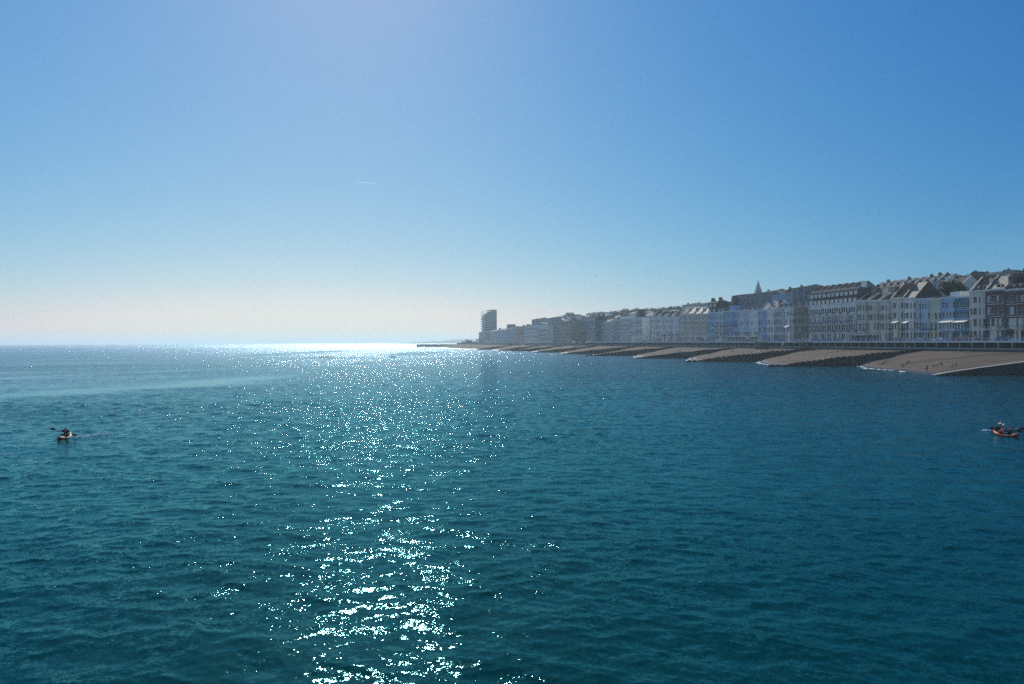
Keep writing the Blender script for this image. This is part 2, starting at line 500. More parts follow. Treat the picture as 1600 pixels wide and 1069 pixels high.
def beach_z(s, D):
    d0 = shore_D(s); w = wall_D(s) - d0
    u = (D - d0) / w
    if u < 0: return max(-2.5, (D - d0) * 0.11)
    z = 4.9 * min(1.0, u) ** 0.8
    z += 0.16 * math.sin((D - d0) * 0.42 + 0.6 * math.sin(s * 0.05)) * min(1, u * 3) * (1 - min(1, u) ** 4)
    return z

def build_beach():
    Ss = []
    s = 40.0
    while s < 1300:
        Ss.append(s); s += 2.0 if s < 480 else 5.0
    for g in GROYNES: Ss += [g - 0.02, g + 0.02]
    Ss.sort()
    T = [i / 44 for i in range(45)]
    mb = SMB(); n = len(T)
    for s in Ss:
        w = wall_D(s) + 1.0
        for t in T:
            D = 112 + (w - 112) * t if s < 700 else 95 + (w - 95) * t
            mb.v.append((s, D, beach_z(s, D) + 0.05 * math.sin(s * 1.7 + D * 2.3) * (1 if D > 140 else 0)))
    for i in range(len(Ss) - 1):
        for j in range(n - 1):
            a = i * n + j
            mb.f.append((a, a + 1, a + n + 1, a + n)); mb.m.append(0)
    m = bpy.data.materials.new('shingle'); m.use_nodes = True
    nt = m.node_tree; N = nt.nodes; L = nt.links; b = N['Principled BSDF']
    geo = N.new('ShaderNodeNewGeometry'); sp = N.new('ShaderNodeSeparateXYZ'); L.new(geo.outputs['Position'], sp.inputs[0])
    n1 = N.new('ShaderNodeTexNoise'); n1.inputs['Scale'].default_value = 0.12; n1.inputs['Detail'].default_value = 6
    mp = N.new('ShaderNodeMapping'); mp.inputs['Rotation'].default_value = (0, 0, -THETA); mp.inputs['Scale'].default_value = (0.25, 1.3, 1)
    L.new(geo.outputs['Position'], mp.inputs[0]); L.new(mp.outputs[0], n1.inputs['Vector'])
    n2 = N.new('ShaderNodeTexNoise'); n2.inputs['Scale'].default_value = 3.5; n2.inputs['Detail'].default_value = 4
    L.new(geo.outputs['Position'], n2.inputs['Vector'])
    cr = N.new('ShaderNodeValToRGB')
    cr.color_ramp.elements[0].position = 0.43; cr.color_ramp.elements[0].color = (0.022, 0.015, 0.010, 1)
    cr.color_ramp.elements[1].position = 0.60; cr.color_ramp.elements[1].color = (0.098, 0.066, 0.043, 1)
    ad = N.new('ShaderNodeMath'); ad.operation = 'MULTIPLY_ADD'; ad.inputs[1].default_value = 0.45
    L.new(n2.outputs['Fac'], ad.inputs[0])
    m2 = N.new('ShaderNodeMath'); m2.operation = 'MULTIPLY'; m2.inputs[1].default_value = 0.58
    L.new(n1.outputs['Fac'], m2.inputs[0]); L.new(m2.outputs[0], ad.inputs[2]); L.new(ad.outputs[0], cr.inputs['Fac'])
    wet = N.new('ShaderNodeMapRange'); wet.interpolation_type = 'SMOOTHSTEP'
    wet.inputs['From Min'].default_value = 0.25; wet.inputs['From Max'].default_value = 0.75
    L.new(sp.outputs['Z'], wet.inputs['Value'])
    rr = N.new('ShaderNodeMapRange'); rr.inputs['To Min'].default_value = 0.32; rr.inputs['To Max'].default_value = 0.9
    L.new(wet.outputs['Result'], rr.inputs['Value']); L.new(rr.outputs['Result'], b.inputs['Roughness'])
    mx = N.new('ShaderNodeMix'); mx.data_type = 'RGBA'
    L.new(wet.outputs['Result'], mx.inputs['Factor']); mx.inputs['A'].default_value = (0.035, 0.026, 0.020, 1)
    L.new(cr.outputs['Color'], mx.inputs['B']); L.new(mx.outputs['Result'], b.inputs['Base Color'])
    bp = N.new('ShaderNodeBump'); bp.inputs['Strength'].default_value = 0.5; bp.inputs['Distance'].default_value = 0.12
    L.new(n2.outputs['Fac'], bp.inputs['Height']); L.new(bp.outputs['Normal'], b.inputs['Normal'])
    b.inputs['Specular IOR Level'].default_value = 0.25
    o = mb.build('shingle_beach', m, None, True)
    tag(o, 'brown shingle beach sloping from the sea wall to the water between groynes', 'beach', kind='structure')
build_beach()

def build_foam():
    """thin lines of surf washing up the shingle"""
    mb = SMB(); r = random.Random(5)
    s = 100.0
    prev = None
    while s < 900:
        near_g = any(abs(s - g) < 1.2 for g in GROYNES)
        d = shore_D(s)
        t0 = d - 0.8 + 0.6 * math.sin(s * 0.31) + 0.3 * math.sin(s * 1.3)
        w = max(0.0, 0.25 + 0.8 * math.sin(s * 0.11 + 1) + 0.5 * math.sin(s * 0.53))
        row = [(s, t0 - w, 0.05), (s, t0 - w * 0.5, 0.16 if w > 0.1 else 0.05), (s, t0 + 0.25, max(0.07, beach_z(s, t0 + 0.25) + 0.06))]
        if prev is not None and not near_g and w > 0.05:
            a = len(mb.v); mb.v += prev + row
            mb.f += [(a, a + 1, a + 4, a + 3), (a + 1, a + 2, a + 5, a + 4)]; mb.m += [0, 0]
        prev = None if near_g else row
        s += 0.8
    m = bpy.data.materials.new('surf'); m.use_nodes = True
    nt = m.node_tree; b = nt.nodes['Principled BSDF']; b.inputs['Roughness'].default_value = 0.6
    b.inputs['Base Color'].default_value = (0.75, 0.78, 0.78, 1)
    no = nt.nodes.new('ShaderNodeTexNoise'); no.inputs['Scale'].default_value = 1.1; no.inputs['Detail'].default_value = 5
    geo = nt.nodes.new('ShaderNodeNewGeometry'); nt.links.new(geo.outputs['Position'], no.inputs['Vector'])
    mr = nt.nodes.new('ShaderNodeMapRange'); mr.inputs['From Min'].default_value = 0.42; mr.inputs['From Max'].default_value = 0.56
    nt.links.new(no.outputs['Fac'], mr.inputs['Value']); nt.links.new(mr.outputs['Result'], b.inputs['Alpha'])
    o = mb.build('surf_foam', m)
    tag(o, 'thin broken line of white surf washing along the shingle', 'foam', kind='stuff')
build_foam()

# ------------------------------------------------------------------ groynes
GL = ['long smooth topped dark groyne running out at the right edge of the picture',
      'stepped timber groyne with square post tops, second from the right edge',
      'stepped timber groyne beside the beached craft, under the kiosk tower',
      'smooth topped dark groyne with a pale upper edge, left of the beached craft',
      'timber groyne with a row of thin post tops, fourth compartment along',
      'low timber groyne left of the one with thin post tops',
      'long low dark groyne where the promenade colonnade ends',
      'distant groyne just beyond the end of the colonnade',
      'small faint groyne before the far pebble point',
      'farthest thin groyne at the pebble point']
def groyne(k, s):
    steps = k in (1, 2)
    posts = k in (4,)
    d_end = wall_D(s) - 0.5
    tipd = shore_D(s + 0.5) - (6 if k in (1, 2, 4) else 2)
    e = empty('groyne', pt(s, d_end, 0), THETA)      # local x along shore, local y toward the sea
    tag(e, GL[k], 'groyne', 'groynes across the shingle beach')
    Lg = d_end - tipd
    mb = MB()
    nseg = 26 if steps else 20
    def top(y):
        D = d_end - y
        fb = beach_z(s + 0.5, D)
        tz = max(fb, 0.0) + 0.42
        if k == 0: tz = 0.05 + 5.3 * max(0, (Lg - y) / Lg) ** 0.85
        return tz
    if steps:
        for i in range(nseg):
            y0 = Lg * i / nseg; y1 = Lg * (i + 1) / nseg
            z = top((y0 + y1) / 2)
            mb.box(-0.22, 0.22, y0 + 0.01, y1, -2.2, z - 0.05)
            mb.box(-0.32, 0.32, y0, y0 + (y1 - y0) * 0.55, -2.3, z + 0.28)
        mb.build('planking', M['timber'], e)
    else:
        pts = [(Lg * i / nseg) for i in range(nseg + 1)]
        vs = []
        for y in pts:
            z = top(y)
            vs += [(-0.3, y, -2.3), (0.3, y, -2.3), (0.3, y, z), (-0.3, y, z)]
        fs = []
        for i in range(nseg):
            a = i * 4
            for j in range(4):
                fs.append((a + j, a + (j + 1) % 4, a + 4 + (j + 1) % 4, a + 4 + j))
        fs += [(0, 3, 2, 1), (nseg * 4, nseg * 4 + 1, nseg * 4 + 2, nseg * 4 + 3)]
        mb.add(vs, fs); mb.build('planking', M['timber'], e)
        # capping beam
        cb = MB(); vs = []
        for y in pts:
            z = top(y)
            vs += [(-0.42, y, z + 0.004), (0.42, y, z + 0.004), (0.42, y, z + 0.16), (-0.42, y, z + 0.16)]
        cb.add(vs, fs); cb.build('capping_beam', M['concrete'] if k in (0, 3) else M['timber'], e)
    if posts:
        for i in range(18):
            y = Lg * (0.35 + 0.62 * i / 17)
            p = MB(); p.box(-0.62, -0.34, y, y + 0.3, -1.5, top(y) + 0.9 + 0.25 * rnd.random())
            p.build('post', M['timber'], e)
for k, s in enumerate(GROYNES): groyne(k, s)

# ------------------------------------------------------------------ two level promenade
BAY = 4.55
def build_promenade():
    s0, s1 = 60.0, 560.0
    e = empty('promenade_gallery', pt(s0, WALL_D, 0), THETA)
    tag(e, 'two level concrete promenade with an open colonnade below the road deck', 'promenade')
    Lp = s1 - s0
    a = MB(); a.box(0, Lp, -2.4, 0.0, -1, 5.55); a.box(0, Lp, -2.75, -2.4, 3.0, 5.30)
    a.box(0, Lp, -2.55, -2.33, 5.55, 5.95)
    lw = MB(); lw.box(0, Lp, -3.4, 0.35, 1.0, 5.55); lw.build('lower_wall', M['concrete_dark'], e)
    pp = MB(); pp.box(0, Lp, 0.12, 0.35, 5.554, 5.98); pp.build('lower_parapet', M['concrete'], e)
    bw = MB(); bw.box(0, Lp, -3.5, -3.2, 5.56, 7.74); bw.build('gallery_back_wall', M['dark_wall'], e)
    dk = MB(); dk.box(0, Lp, -3.6, 0.25, 7.75, 8.10)
    dk.build('deck', M['concrete'], e)
    fa = MB(); fa.box(0, Lp, 0.253, 0.42, 7.70, 8.22); fa.build('deck_edge_beam', M['trim'], e)
    n = int(Lp / BAY)
    col_me = None
    for i in range(min(n, 100)):
        x = i * BAY + 1.2
        if col_me is None:
            c = MB(); c.box(-0.17, 0.17, -0.16, 0.16, 5.985, 7.745); c.box(-0.26, 0.26, -0.22, 0.22, 7.40, 7.742)
            o = c.build('column', M['green_paint'], e); col_me = o.data
            o.location = (x, 0.2 - 0.0, 0)
        else:
            link_copy(col_me, 'column', e, (x, 0.2, 0))
    if n > 100:
        c = MB()
        for i in range(100, n):
            x = i * BAY + 1.2; c.box(x - 0.17, x + 0.17, 0.04, 0.36, 5.985, 7.745)
        tag(c.build('far_columns', M['green_paint'], e), kind='stuff')
    # glazed screens in the gallery
    # railing
    rl = empty('promenade_railing', pt(s0, WALL_D, 8.224), THETA)
    tag(rl, 'pale metal railing along the edge of the upper promenade', 'railing')
    PL = BAY * 1.5; me = None
    m_ = int(Lp / PL)
    for i in range(m_):
        if me is None:
            r = MB()
            for z in (1.02, 0.68, 0.36): r.box(0, PL, 0.28, 0.34, z, z + (0.085 if z > 1 else 0.05))
            for k in range(3): r.box(PL * k / 3, PL * k / 3 + 0.08, 0.27, 0.35, 0.0, 1.06)
            o = r.build('railing_panel', M['rail_paint'], rl); me = o.data
        else: link_copy(me, 'railing_panel', rl, (i * PL, 0, 0))
M['dark_wall'] = mat('gallery_shade_wall', (0.03, 0.036, 0.034), 0.7, 0.3, 0.4)  # shade of the open gallery put into the back wall's colour
build_promenade()

def kiosk(s, label):
    """half octagon stair tower standing against the sea wall"""
    e = empty('beach_stair_tower', pt(s, WALL_D, 0), THETA); tag(e, label, 'stair tower')
    poly = [(-2.4, 0.45), (-2.4, 2.2), (-1.2, 3.4), (1.2, 3.4), (2.4, 2.2), (2.4, 0.45)]
    b = MB(); b.prism(poly, 2.6, 5.9); b.build('base', M['concrete_dark'], e)
    for x, y in ((-2.3, 2.1), (-1.1, 3.2), (1.1, 3.2), (2.3, 2.1)):
        c = MB(); c.box(x - 0.14, x + 0.14, y - 0.14, y + 0.14, 5.904, 7.7); c.build('column', M['concrete'], e)
    q = [(p[0] * 1.12, p[1] * 1.08) for p in poly]
    d = MB(); d.prism(q, 7.704, 8.1); d.build('roof_slab', M['concrete'], e)
    r = MB()
    for a_, b_ in zip(q, q[1:]):
        for z in (8.5, 8.85, 9.2): r.tube((a_[0], a_[1], z), (b_[0], b_[1], z), 0.04, n=4)
        r.tube((a_[0], a_[1], 8.1), (a_[0], a_[1], 9.22), 0.05, n=4)
    r.build('railing', M['rail_paint'], e)
    st = MB()
    for i in range(9):
        st.box(-2.41 - 0.35 * (i + 1), -2.41 - 0.35 * i - 0.003, 0.5, 2.0, 1.5, 5.4 - 0.32 * i)
    st.build('steps', M['concrete'], e)
kiosk(s_at(1186, 186), 'rounded concrete stair tower projecting from the sea wall below the spire')
kiosk(s_at(1256, 186), 'rounded concrete stair tower on the sea wall below the scaffolded house')

def shelter(x0, x1, label):
    D = 193.2; a, b = s_at(x1, D), s_at(x0, D)
    e = empty('promenade_shelter', pt((a + b) / 2, D, 8.19), THETA); tag(e, label, 'shelter', 'shelters on the promenade')
    w = (b - a) / 2
    r = MB(); r.box(-w - 0.5, w + 0.5, -1.9, 1.9, 2.62, 2.84); r.build('roof', M['trim'], e)
    g = MB(); g.box(-w, w, -0.05, 0.05, 0.5, 2.3); g.build('glass_screen', M['glass'], e)
    d = MB(); d.box(-w, w, -0.08, 0.08, 0.0, 0.497); d.build('dado', M['concrete'], e)
    n = max(2, int(w / 2) + 1)
    for i in range(n + 1):
        x = -w + 2 * w * i / n
        for y in (-1.4, 1.4):
            p = MB(); p.box(x - 0.07, x + 0.07, y - 0.07, y + 0.07, 0, 2.617); p.build('post', M['rail_paint'], e)
    for sd in (-1, 1):
        k = MB(); k.box(-w + 0.6, w - 0.6, sd * 0.55 - 0.25, sd * 0.55 + 0.25, 0.40, 0.47); k.build('bench', M['timber'], e)
shelter(1331, 1369, 'long flat roofed shelter on the promenade before the three cream bay houses')
shelter(1140, 1164, 'flat roofed shelter on the promenade in front of the turreted blue house')
shelter(1172, 1182, 'short flat roofed shelter on the promenade beside the stair tower below the spire')

# low sea wall and parade beyond the colonnade
lw = SMB()
ss = [560, 600, 640, 700, 780, 860, 940, 1030, 1120, 1230]
vs = []
for s in ss:
    w = wall_D(s); vs += [(s, w - 0.1, 1.0), (s, w + 2.0, 1.0), (s, w + 2.0, 7.3), (s, w + 0.3, 7.3)]
fs = []
for i in range(len(ss) - 1):
    a = i * 4
    for j in range(4): fs.append((a + j, a + (j + 1) % 4, a + 4 + (j + 1) % 4, a + 4 + j))
lw.add(vs, fs)
tag(lw.build('sea_wall', M['concrete']), 'long low grey sea wall beyond the end of the colonnade', 'wall')

def sheet(name, d0, d1, z, m, label, cat, s0=60, s1=1230):
    mb = SMB(); n = 24
    for i in range(n + 1):
        s = s0 + (s1 - s0) * i / n; w = wall_D(s) - WALL_D
        zz = z if s < 540 else z - 0.9 * min(1, (s - 540) / 60)
        mb.v += [(s, d0 + w, zz), (s, d1 + w, zz)]
        if i: a = 2 * i; mb.f.append((a - 2, a - 1, a + 1, a)); mb.m.append(0)
    o = mb.build(name, m); tag(o, label, cat, kind='structure')
sheet('promenade_paving', 187.6, 196.0, 8.19, M['paving'], 'pale paved upper promenade behind the railing', 'pavement')
sheet('road', 196.0, 209.0, 8.10, M['asphalt'], 'seafront road with parked and moving cars', 'road')
sheet('pavement', 209.0, 216.0, 8.22, M['paving'], 'pavement in front of the seafront houses', 'pavement')

# ------------------------------------------------------------------ hill behind the town
def ground_z(s, D):
    base = ROAD_Z if s < 540 else ROAD_Z - 0.9 * min(1, (s - 540) / 60)
    top = 36 + 6 * math.sin(s * 0.006 + 1.0) + 3 * math.sin(s * 0.021)
    if s > 900: top *= max(0.08, 1 - (s - 900) / 420)
    if s < 150: top *= 0.9
    t = min(1, max(0, (D - 232) / 170.0)); t = t * t * (3 - 2 * t)
    return base + (top - base) * t + max(0, D - 400) * 0.012
def build_hill():
    mb = SMB(); Ss = list(range(60, 1501, 15)); Ds = [215.5, 222, 230] + list(range(240, 700, 14)); n = len(Ds)
    for s in Ss:
        w = wall_D(s) - WALL_D
        for D in Ds: mb.v.append((s, D + (w if D < 240 else 0), ground_z(s, D) + (0.8 * math.sin(s * 0.13 + D * 0.1) if D > 260 else 0)))
    for i in range(len(Ss) - 1):
        for j in range(n - 1):
            a = i * n + j; mb.f.append((a, a + n, a + n + 1, a + 1)); mb.m.append(0)
    tag(mb.build('hillside', M['hill'], None, True), 'green hillside rising behind the seafront terraces', 'hill', kind='structure')
build_hill()

# far headland and coast
def build_far_coast():
    m = mat('far_land', (0.07, 0.085, 0.06), 0.95, 0.3, 0.004, spec=0.1)
    def ridge(name, xs, Y0, amp, label):
        mb = MB(); n = 70; rows = 8
        r = random.Random(hash(name) % 1000 if False else len(name))
        ph = [r.uniform(0, 6.28) for _ in range(6)]
        for i in range(n + 1):
            x = xs[0] + (xs[1] - xs[0]) * i / n
            env = min(1, i / 22) * 1.0
            h = amp * env * (0.62 + 0.2 * math.sin(i * 0.17 + ph[0]) + 0.12 * math.sin(i * 0.45 + ph[1]) + 0.06 * math.sin(i * 1.1 + ph[2]))
            for j in range(rows):
                t = j / (rows - 1)
                mb.v.append((x, Y0 + t * 1600, -1.5 + (h + 1.5) * math.sin(t * math.pi * 0.5)))
        for i in range(n):
            for j in range(rows - 1):
                a = i * rows + j; mb.f.append((a, a + rows, a + rows + 1, a + 1)); mb.m.append(0)
        tag(mb.build(name, m, None, True), label, 'hills', kind='structure')
    ridge('far_coast_hills', (-1050, 1300), 5200, 62, 'pale blue far coast hills fading into haze at the horizon')
build_far_coast()

# ------------------------------------------------------------------ houses
# local frame of a house: x along the shore (away from the pier), y toward the sea, facade at y = 0
WIN_CACHE = {}
def window(parent, cx, cy, ang, z0, w, h, kind='sash', pane_mat=None):
    """frame with a pane as its child; ang turns the window in plan"""
    pm = pane_mat or M['glass']
    key = (round(w, 2), round(h, 2), kind, pm.name)
    if key not in WIN_CACHE:
        f = MB(); t = 0.09
        f.box(-w / 2, -w / 2 + t, -0.14, -0.04, 0, h); f.box(w / 2 - t, w / 2, -0.14, -0.04, 0, h)
        f.box(-w / 2 + t, w / 2 - t, -0.14, -0.04, 0, t); f.box(-w / 2 + t, w / 2 - t, -0.14, -0.04, h - t, h)
        if kind == 'sash':
            f.box(-w / 2 + t, w / 2 - t, -0.13, -0.05, h * 0.5 - 0.04, h * 0.5 + 0.04)
            if w > 0.8: f.box(-0.025, 0.025, -0.128, -0.07, t, h * 0.5 - 0.04)
        elif kind == 'wide':
            for k in range(1, max(2, int(w / 1.0))):
                x = -w / 2 + w * k / max(2, int(w / 1.0)); f.box(x - 0.04, x + 0.04, -0.13, -0.05, t, h - t)
        f.box(-w / 2 - 0.08, w / 2 + 0.08, -0.02, 0.10, -0.12, -0.003)
        p = MB(); p.quad((-w / 2 + 0.02, -0.115, 0.02), (w / 2 - 0.02, -0.115, 0.02), (w / 2 - 0.02, -0.115, h - 0.02), (-w / 2 + 0.02, -0.115, h - 0.02))
        a = f.build('window', M['frame']); b = p.build('pane', pm)
        WIN_CACHE[key] = (a.data, b.data)
        bpy.data.objects.remove(a); bpy.data.objects.remove(b)
    fm, pmh = WIN_CACHE[key]
    o = link_copy(fm, 'window', parent, (cx, cy, z0), ang)
    link_copy(pmh, 'pane', o)
    return o

def offset_line(P, d):
    """mitred offset of an open polyline toward the sea"""
    out = []
    for i, p in enumerate(P):
        ns = []
        if i > 0:
            a = Vector((p[0] - P[i - 1][0], p[1] - P[i - 1][1])); a.normalize(); ns.append(Vector((-a.y, a.x)))
        if i < len(P) - 1:
            a = Vector((P[i + 1][0] - p[0], P[i + 1][1] - p[1])); a.normalize(); ns.append(Vector((-a.y, a.x)))
        n = sum(ns, Vector((0, 0)));
        n.normalize()
        k = d / max(0.4, n.dot(ns[0]))
        out.append((p[0] + n.x * k, p[1] + n.y * k))
    return out

def band(mb, P, d, z0, z1, inner=0.0):
    Q = offset_line(P, d); I = offset_line(P, inner) if inner else P
    for i in range(len(P) - 1):
        a, b, c, e = I[i], I[i + 1], Q[i + 1], Q[i]
        mb.quad((e[0], e[1], z0), (c[0], c[1], z0), (c[0], c[1], z1), (e[0], e[1], z1))
        mb.quad((a[0], a[1], z1), (e[0], e[1], z1), (c[0], c[1], z1), (b[0], b[1], z1))
        mb.quad((a[0], a[1], z0), (b[0], b[1], z0), (c[0], c[1], z0), (e[0], e[1], z0))
    for i in (0, -1):
        a, e = I[i], Q[i]
        mb.quad((a[0], a[1], z0), (e[0], e[1], z0), (e[0], e[1], z1), (a[0], a[1], z1))

def facade_wall(mb, a, b, z0, z1, ops, deep=0.2):
    """wall panel from a to b with real openings and reveals; ops = (u0,u1,z0,z1)"""
    A = Vector((a[0], a[1])); B = Vector((b[0], b[1])); L = (B - A).length
    d = (B - A) / L; n = Vector((-d.y, d.x))
    us = sorted({0, L} | {o[0] for o in ops} | {o[1] for o in ops})
    zs = sorted({z0, z1} | {o[2] for o in ops} | {o[3] for o in ops})
    def P(u, z, y=0.0):
        q = A + d * u - n * y; return (q.x, q.y, z)
    for i in range(len(us) - 1):
        for j in range(len(zs) - 1):
            um = (us[i] + us[i + 1]) / 2; zm = (zs[j] + zs[j + 1]) / 2
            if any(o[0] < um < o[1] and o[2] < zm < o[3] for o in ops): continue
            mb.quad(P(us[i], zs[j]), P(us[i + 1], zs[j]), P(us[i + 1], zs[j + 1]), P(us[i], zs[j + 1]))
    for u0, u1, w0, w1 in ops:
        mb.quad(P(u0, w0), P(u0, w1), P(u0, w1, deep), P(u0, w0, deep))
        mb.quad(P(u1, w0), P(u1, w1), P(u1, w1, deep), P(u1, w0, deep))
        mb.quad(P(u0, w0), P(u1, w0), P(u1, w0, deep), P(u0, w0, deep))
        mb.quad(P(u0, w1), P(u1, w1), P(u1, w1, deep), P(u0, w1, deep))
    return A, d, n

def chimney(e, x, y, z0, h, w=0.9, l=2.2, m=None, pots=5):
    c = MB(); c.box(x - w / 2, x + w / 2, y - l / 2, y + l / 2, z0 - 1.2, z0 + h)
    c.box(x - w / 2 - 0.08, x + w / 2 + 0.08, y - l / 2 - 0.08, y + l / 2 + 0.08, z0 + h - 0.35, z0 + h - 0.12)
    o = c.build('chimney', m or M['brick_brown'], e)
    for k in range(pots):
        p = MB(); yy = y - l / 2 + l * (k + 0.5) / pots
        p.tube((x, yy, z0 + h), (x, yy, z0 + h + 0.55), 0.13, 0.10, 6)
        p.build('chimney_pot', M['pot'], o)
    return o

def dormer(e, x, y, z, w=1.3, h=1.3, d=1.8, m=None, flat=True, roofm=None, pane=None):
    b = MB()
    b.box(x - w / 2, x + w / 2, y - d, y, z, z + h)
    o = b.build('dormer', m or M['stucco_dummy'], e)
    r = MB()
    if flat: r.box(x - w / 2 - 0.15, x + w / 2 + 0.15, y - d, y + 0.18, z + h + 0.002, z + h + 0.15)
    else: r.profile_y([(x - w / 2 - 0.12, z + h + 0.002), (x + w / 2 + 0.12, z + h + 0.002), (x, z + h + 0.42)], y - d, y + 0.12)
    r.build('dormer_roof', roofm or M['lead'], o)
    g = MB(); g.box(x - w / 2 + 0.14, x + w / 2 - 0.14, y - 0.01, y + 0.03, z + 0.25, z + h - 0.12)
    g.build('pane', pane or M['glass'], o)
    return o
M['stucco_dummy'] = M['trim']

RNGH = random.Random(21)
def house(x0, x1, ypar, floors, wall, label, roof='gable', yr=None, roofm='slate', bays=1, flat_w=None, D=FRONT_D,
          balc=(), dormers=0, chims=1, lower=None, cat='house', group='houses along the seafront', depth_=11.0,
          zb=None, name='seafront_house', curtains=0.25, awn=None, maxwin=90, party=True, bay_d=1.15, win_w=1.12,
          kind='sash', trimm=None, extra=None, topz=None, chim_h=1.6, gable=None):
    s0, s1 = s_at(x1, D), s_at(x0, D)
    w = s1 - s0; sm = (s0 + s1) / 2
    wd = wall_D(sm) - WALL_D
    D = D + (wd if D < 232 else 0)
    zb = ground_z(sm, D) - 0.05 if zb is None else zb
    Yd = depth(sm, D); xm = (x0 + x1) / 2
    ztop = topz if topz else z_at(xm, ypar, Yd)
    h = ztop - zb
    e = empty(name, pt(sm, D, zb), THETA)
    tag(e, label, cat, group)
    hw = w / 2 - 0.01
    wm = M[wall]; tm = M[trimm] if trimm else M['trim']
    # plan of the front
    P = [(-hw, 0.0)]
    segs = []
    if bays:
        bw = min(3.6, w / bays * 0.62)
        for k in range(bays):
            c = -hw + w * (k + 0.5) / bays
            P += [(c - bw / 2, 0.0), (c - bw / 2 + bw * 0.22, bay_d), (c + bw / 2 - bw * 0.22, bay_d), (c + bw / 2, 0.0)]
    P.append((hw, 0.0))
    fh = h / (floors + 0.25)
    walls = MB(); winlist = []
    def rows(i0, i1):
        return range(i0, i1)
    for a, b in zip(P, P[1:]):
        L = math.hypot(b[0] - a[0], b[1] - a[1])
        slanted = abs(b[1] - a[1]) > 0.1
        isbay = a[1] > 0.5 and b[1] > 0.5
        if slanted: nw, ww = (1, min(0.6, L * 0.55)) if L > 0.7 else (0, 0)
        elif isbay: nw, ww = (1, min(win_w * 1.35, L * 0.75))
        else:
            nw = int(round(L / (flat_w or 2.3)));
            if L < 1.15: nw = 0
            elif nw == 0: nw = 1
            ww = min(win_w, L / max(1, nw) * 0.62)
        ops = []
        for f in range(floors):
            zf = 0.15 + f * fh
            wh = fh * (0.66 if f < 2 else 0.60 if f < floors - 1 else 0.54)
            zs = zf + fh * 0.17
            for k in range(nw):
                u = L * (k + 0.5) / nw
                door = (f == 0 and not isbay and not slanted and k == 0)
                z_0 = zf if door else zs
                ops.append((u - ww / 2, u + ww / 2, z_0, zs + wh))
        mb = walls
        A, d, n = facade_wall(mb, a, b, -0.6, h, ops)
        ang = math.atan2(d.y, d.x)
        for (u0, u1, w0, w1) in ops:
            q = A + d * ((u0 + u1) / 2)
            winlist.append((q.x, q.y, ang, w0, u1 - u0, w1 - w0))
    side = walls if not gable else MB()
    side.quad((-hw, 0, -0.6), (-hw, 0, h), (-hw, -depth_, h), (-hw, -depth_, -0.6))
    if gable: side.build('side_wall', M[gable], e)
    walls.quad((hw, 0, -0.6), (hw, 0, h), (hw, -depth_, h), (hw, -depth_, -0.6))
    walls.quad((-hw, -depth_, -0.6), (-hw, -depth_, h), (hw, -depth_, h), (hw, -depth_, -0.6))
    walls.add([(p[0], p[1], h - 0.25) for p in P] + [(hw, -depth_, h - 0.25), (-hw, -depth_, h - 0.25)], [tuple(range(len(P) + 2))])
    # parapet back
    walls.quad((-hw, -0.3, h - 0.25), (hw, -0.3, h - 0.25), (hw, -0.3, h), (-hw, -0.3, h))
    if lower:      # two materials: upper brick, lower stucco
        mats = [wm, M[lower]]
        split = 0.15 + 2.0 * fh
        walls.m = [1 if max(walls.v[i][2] for i in f) < split + 0.6 else 0 for f in walls.f]
        walls.build('wall', mats, e)
    else:
        walls.build('wall', wm, e)
    rr = RNGH
    step = max(1, int(math.ceil(len(winlist) / maxwin)))
    for i, (cx, cy, an, z0, ww, hh) in enumerate(winlist[::step]):
        pm = M['curtain'] if rr.random() < curtains else M['glass']
        if z0 < 0.2:
            dm = MB(); dm.box(-ww / 2, ww / 2, -0.14, -0.08, 0, hh)
            o = dm.build('door', M['iron'] if rr.random() < 0.5 else M['deep_blue'], e)
            o.location = (cx, cy, z0); o.rotation_euler = (0, 0, an)
        else:
            window(e, cx, cy, an, z0, ww, hh, kind, pm)
    cn = MB()
    band(cn, P, 0.32, h - 0.28, h + 0.12)
    band(cn, P, 0.16, h - 0.62, h - 0.45)
    for f in range(1, floors): band(cn, P, 0.07, 0.13 + f * fh - 0.12, 0.13 + f * fh + 0.06)
    cn.build('cornice', tm, e)
    dp = MB(); dp.tube((-hw + 0.12, 0.12, 0), (-hw + 0.12, 0.12, h - 0.65), 0.07, n=6); dp.build('drainpipe', M['iron'], e)
    if P[1][0] + hw > 0.75 or not bays:
        pl = MB(); pl.box(hw - 0.42, hw - 0.01, 0.003, 0.14, -0.4, h - 0.64); pl.build('pilaster', wm, e)
    for f in balc:
        b = MB(); zf = 0.15 + f * fh - 0.1
        band(b, P, 1.05, zf - 0.16, zf - 0.005); o = b.build('balcony', M['trim'], e)
        r = MB(); Q = offset_line(P, 0.98)
        for a, c in zip(Q, Q[1:]):
            L = math.hypot(c[0] - a[0], c[1] - a[1])
            r.tube((a[0], a[1], zf + 1.0), (c[0], c[1], zf + 1.0), 0.05, n=4)
            r.tube((a[0], a[1], zf + 0.1), (c[0], c[1], zf + 0.1), 0.03, n=4)
            nb = max(2, int(L / 0.22))
            for k in range(nb + 1):
                x = a[0] + (c[0] - a[0]) * k / nb; y = a[1] + (c[1] - a[1]) * k / nb
                r.tube((x, y, zf), (x, y, zf + 1.0), 0.035, n=3, caps=False)
        r.build('railing', M['iron'], o)
    if awn is not None:
        for (ax, af, aw) in awn:
            zf = 0.15 + (af + 1) * fh - 0.25; y0 = bay_d if bays else 0
            a = MB(); a.profile_x([(y0 + 0.02, zf), (y0 + 1.7, zf - 0.75), (y0 + 1.7, zf - 1.0), (y0 + 1.62, zf - 0.82), (y0 + 0.02, zf - 0.1)], ax - aw / 2, ax + aw / 2)
            a.build('awning', M['awning'], e)
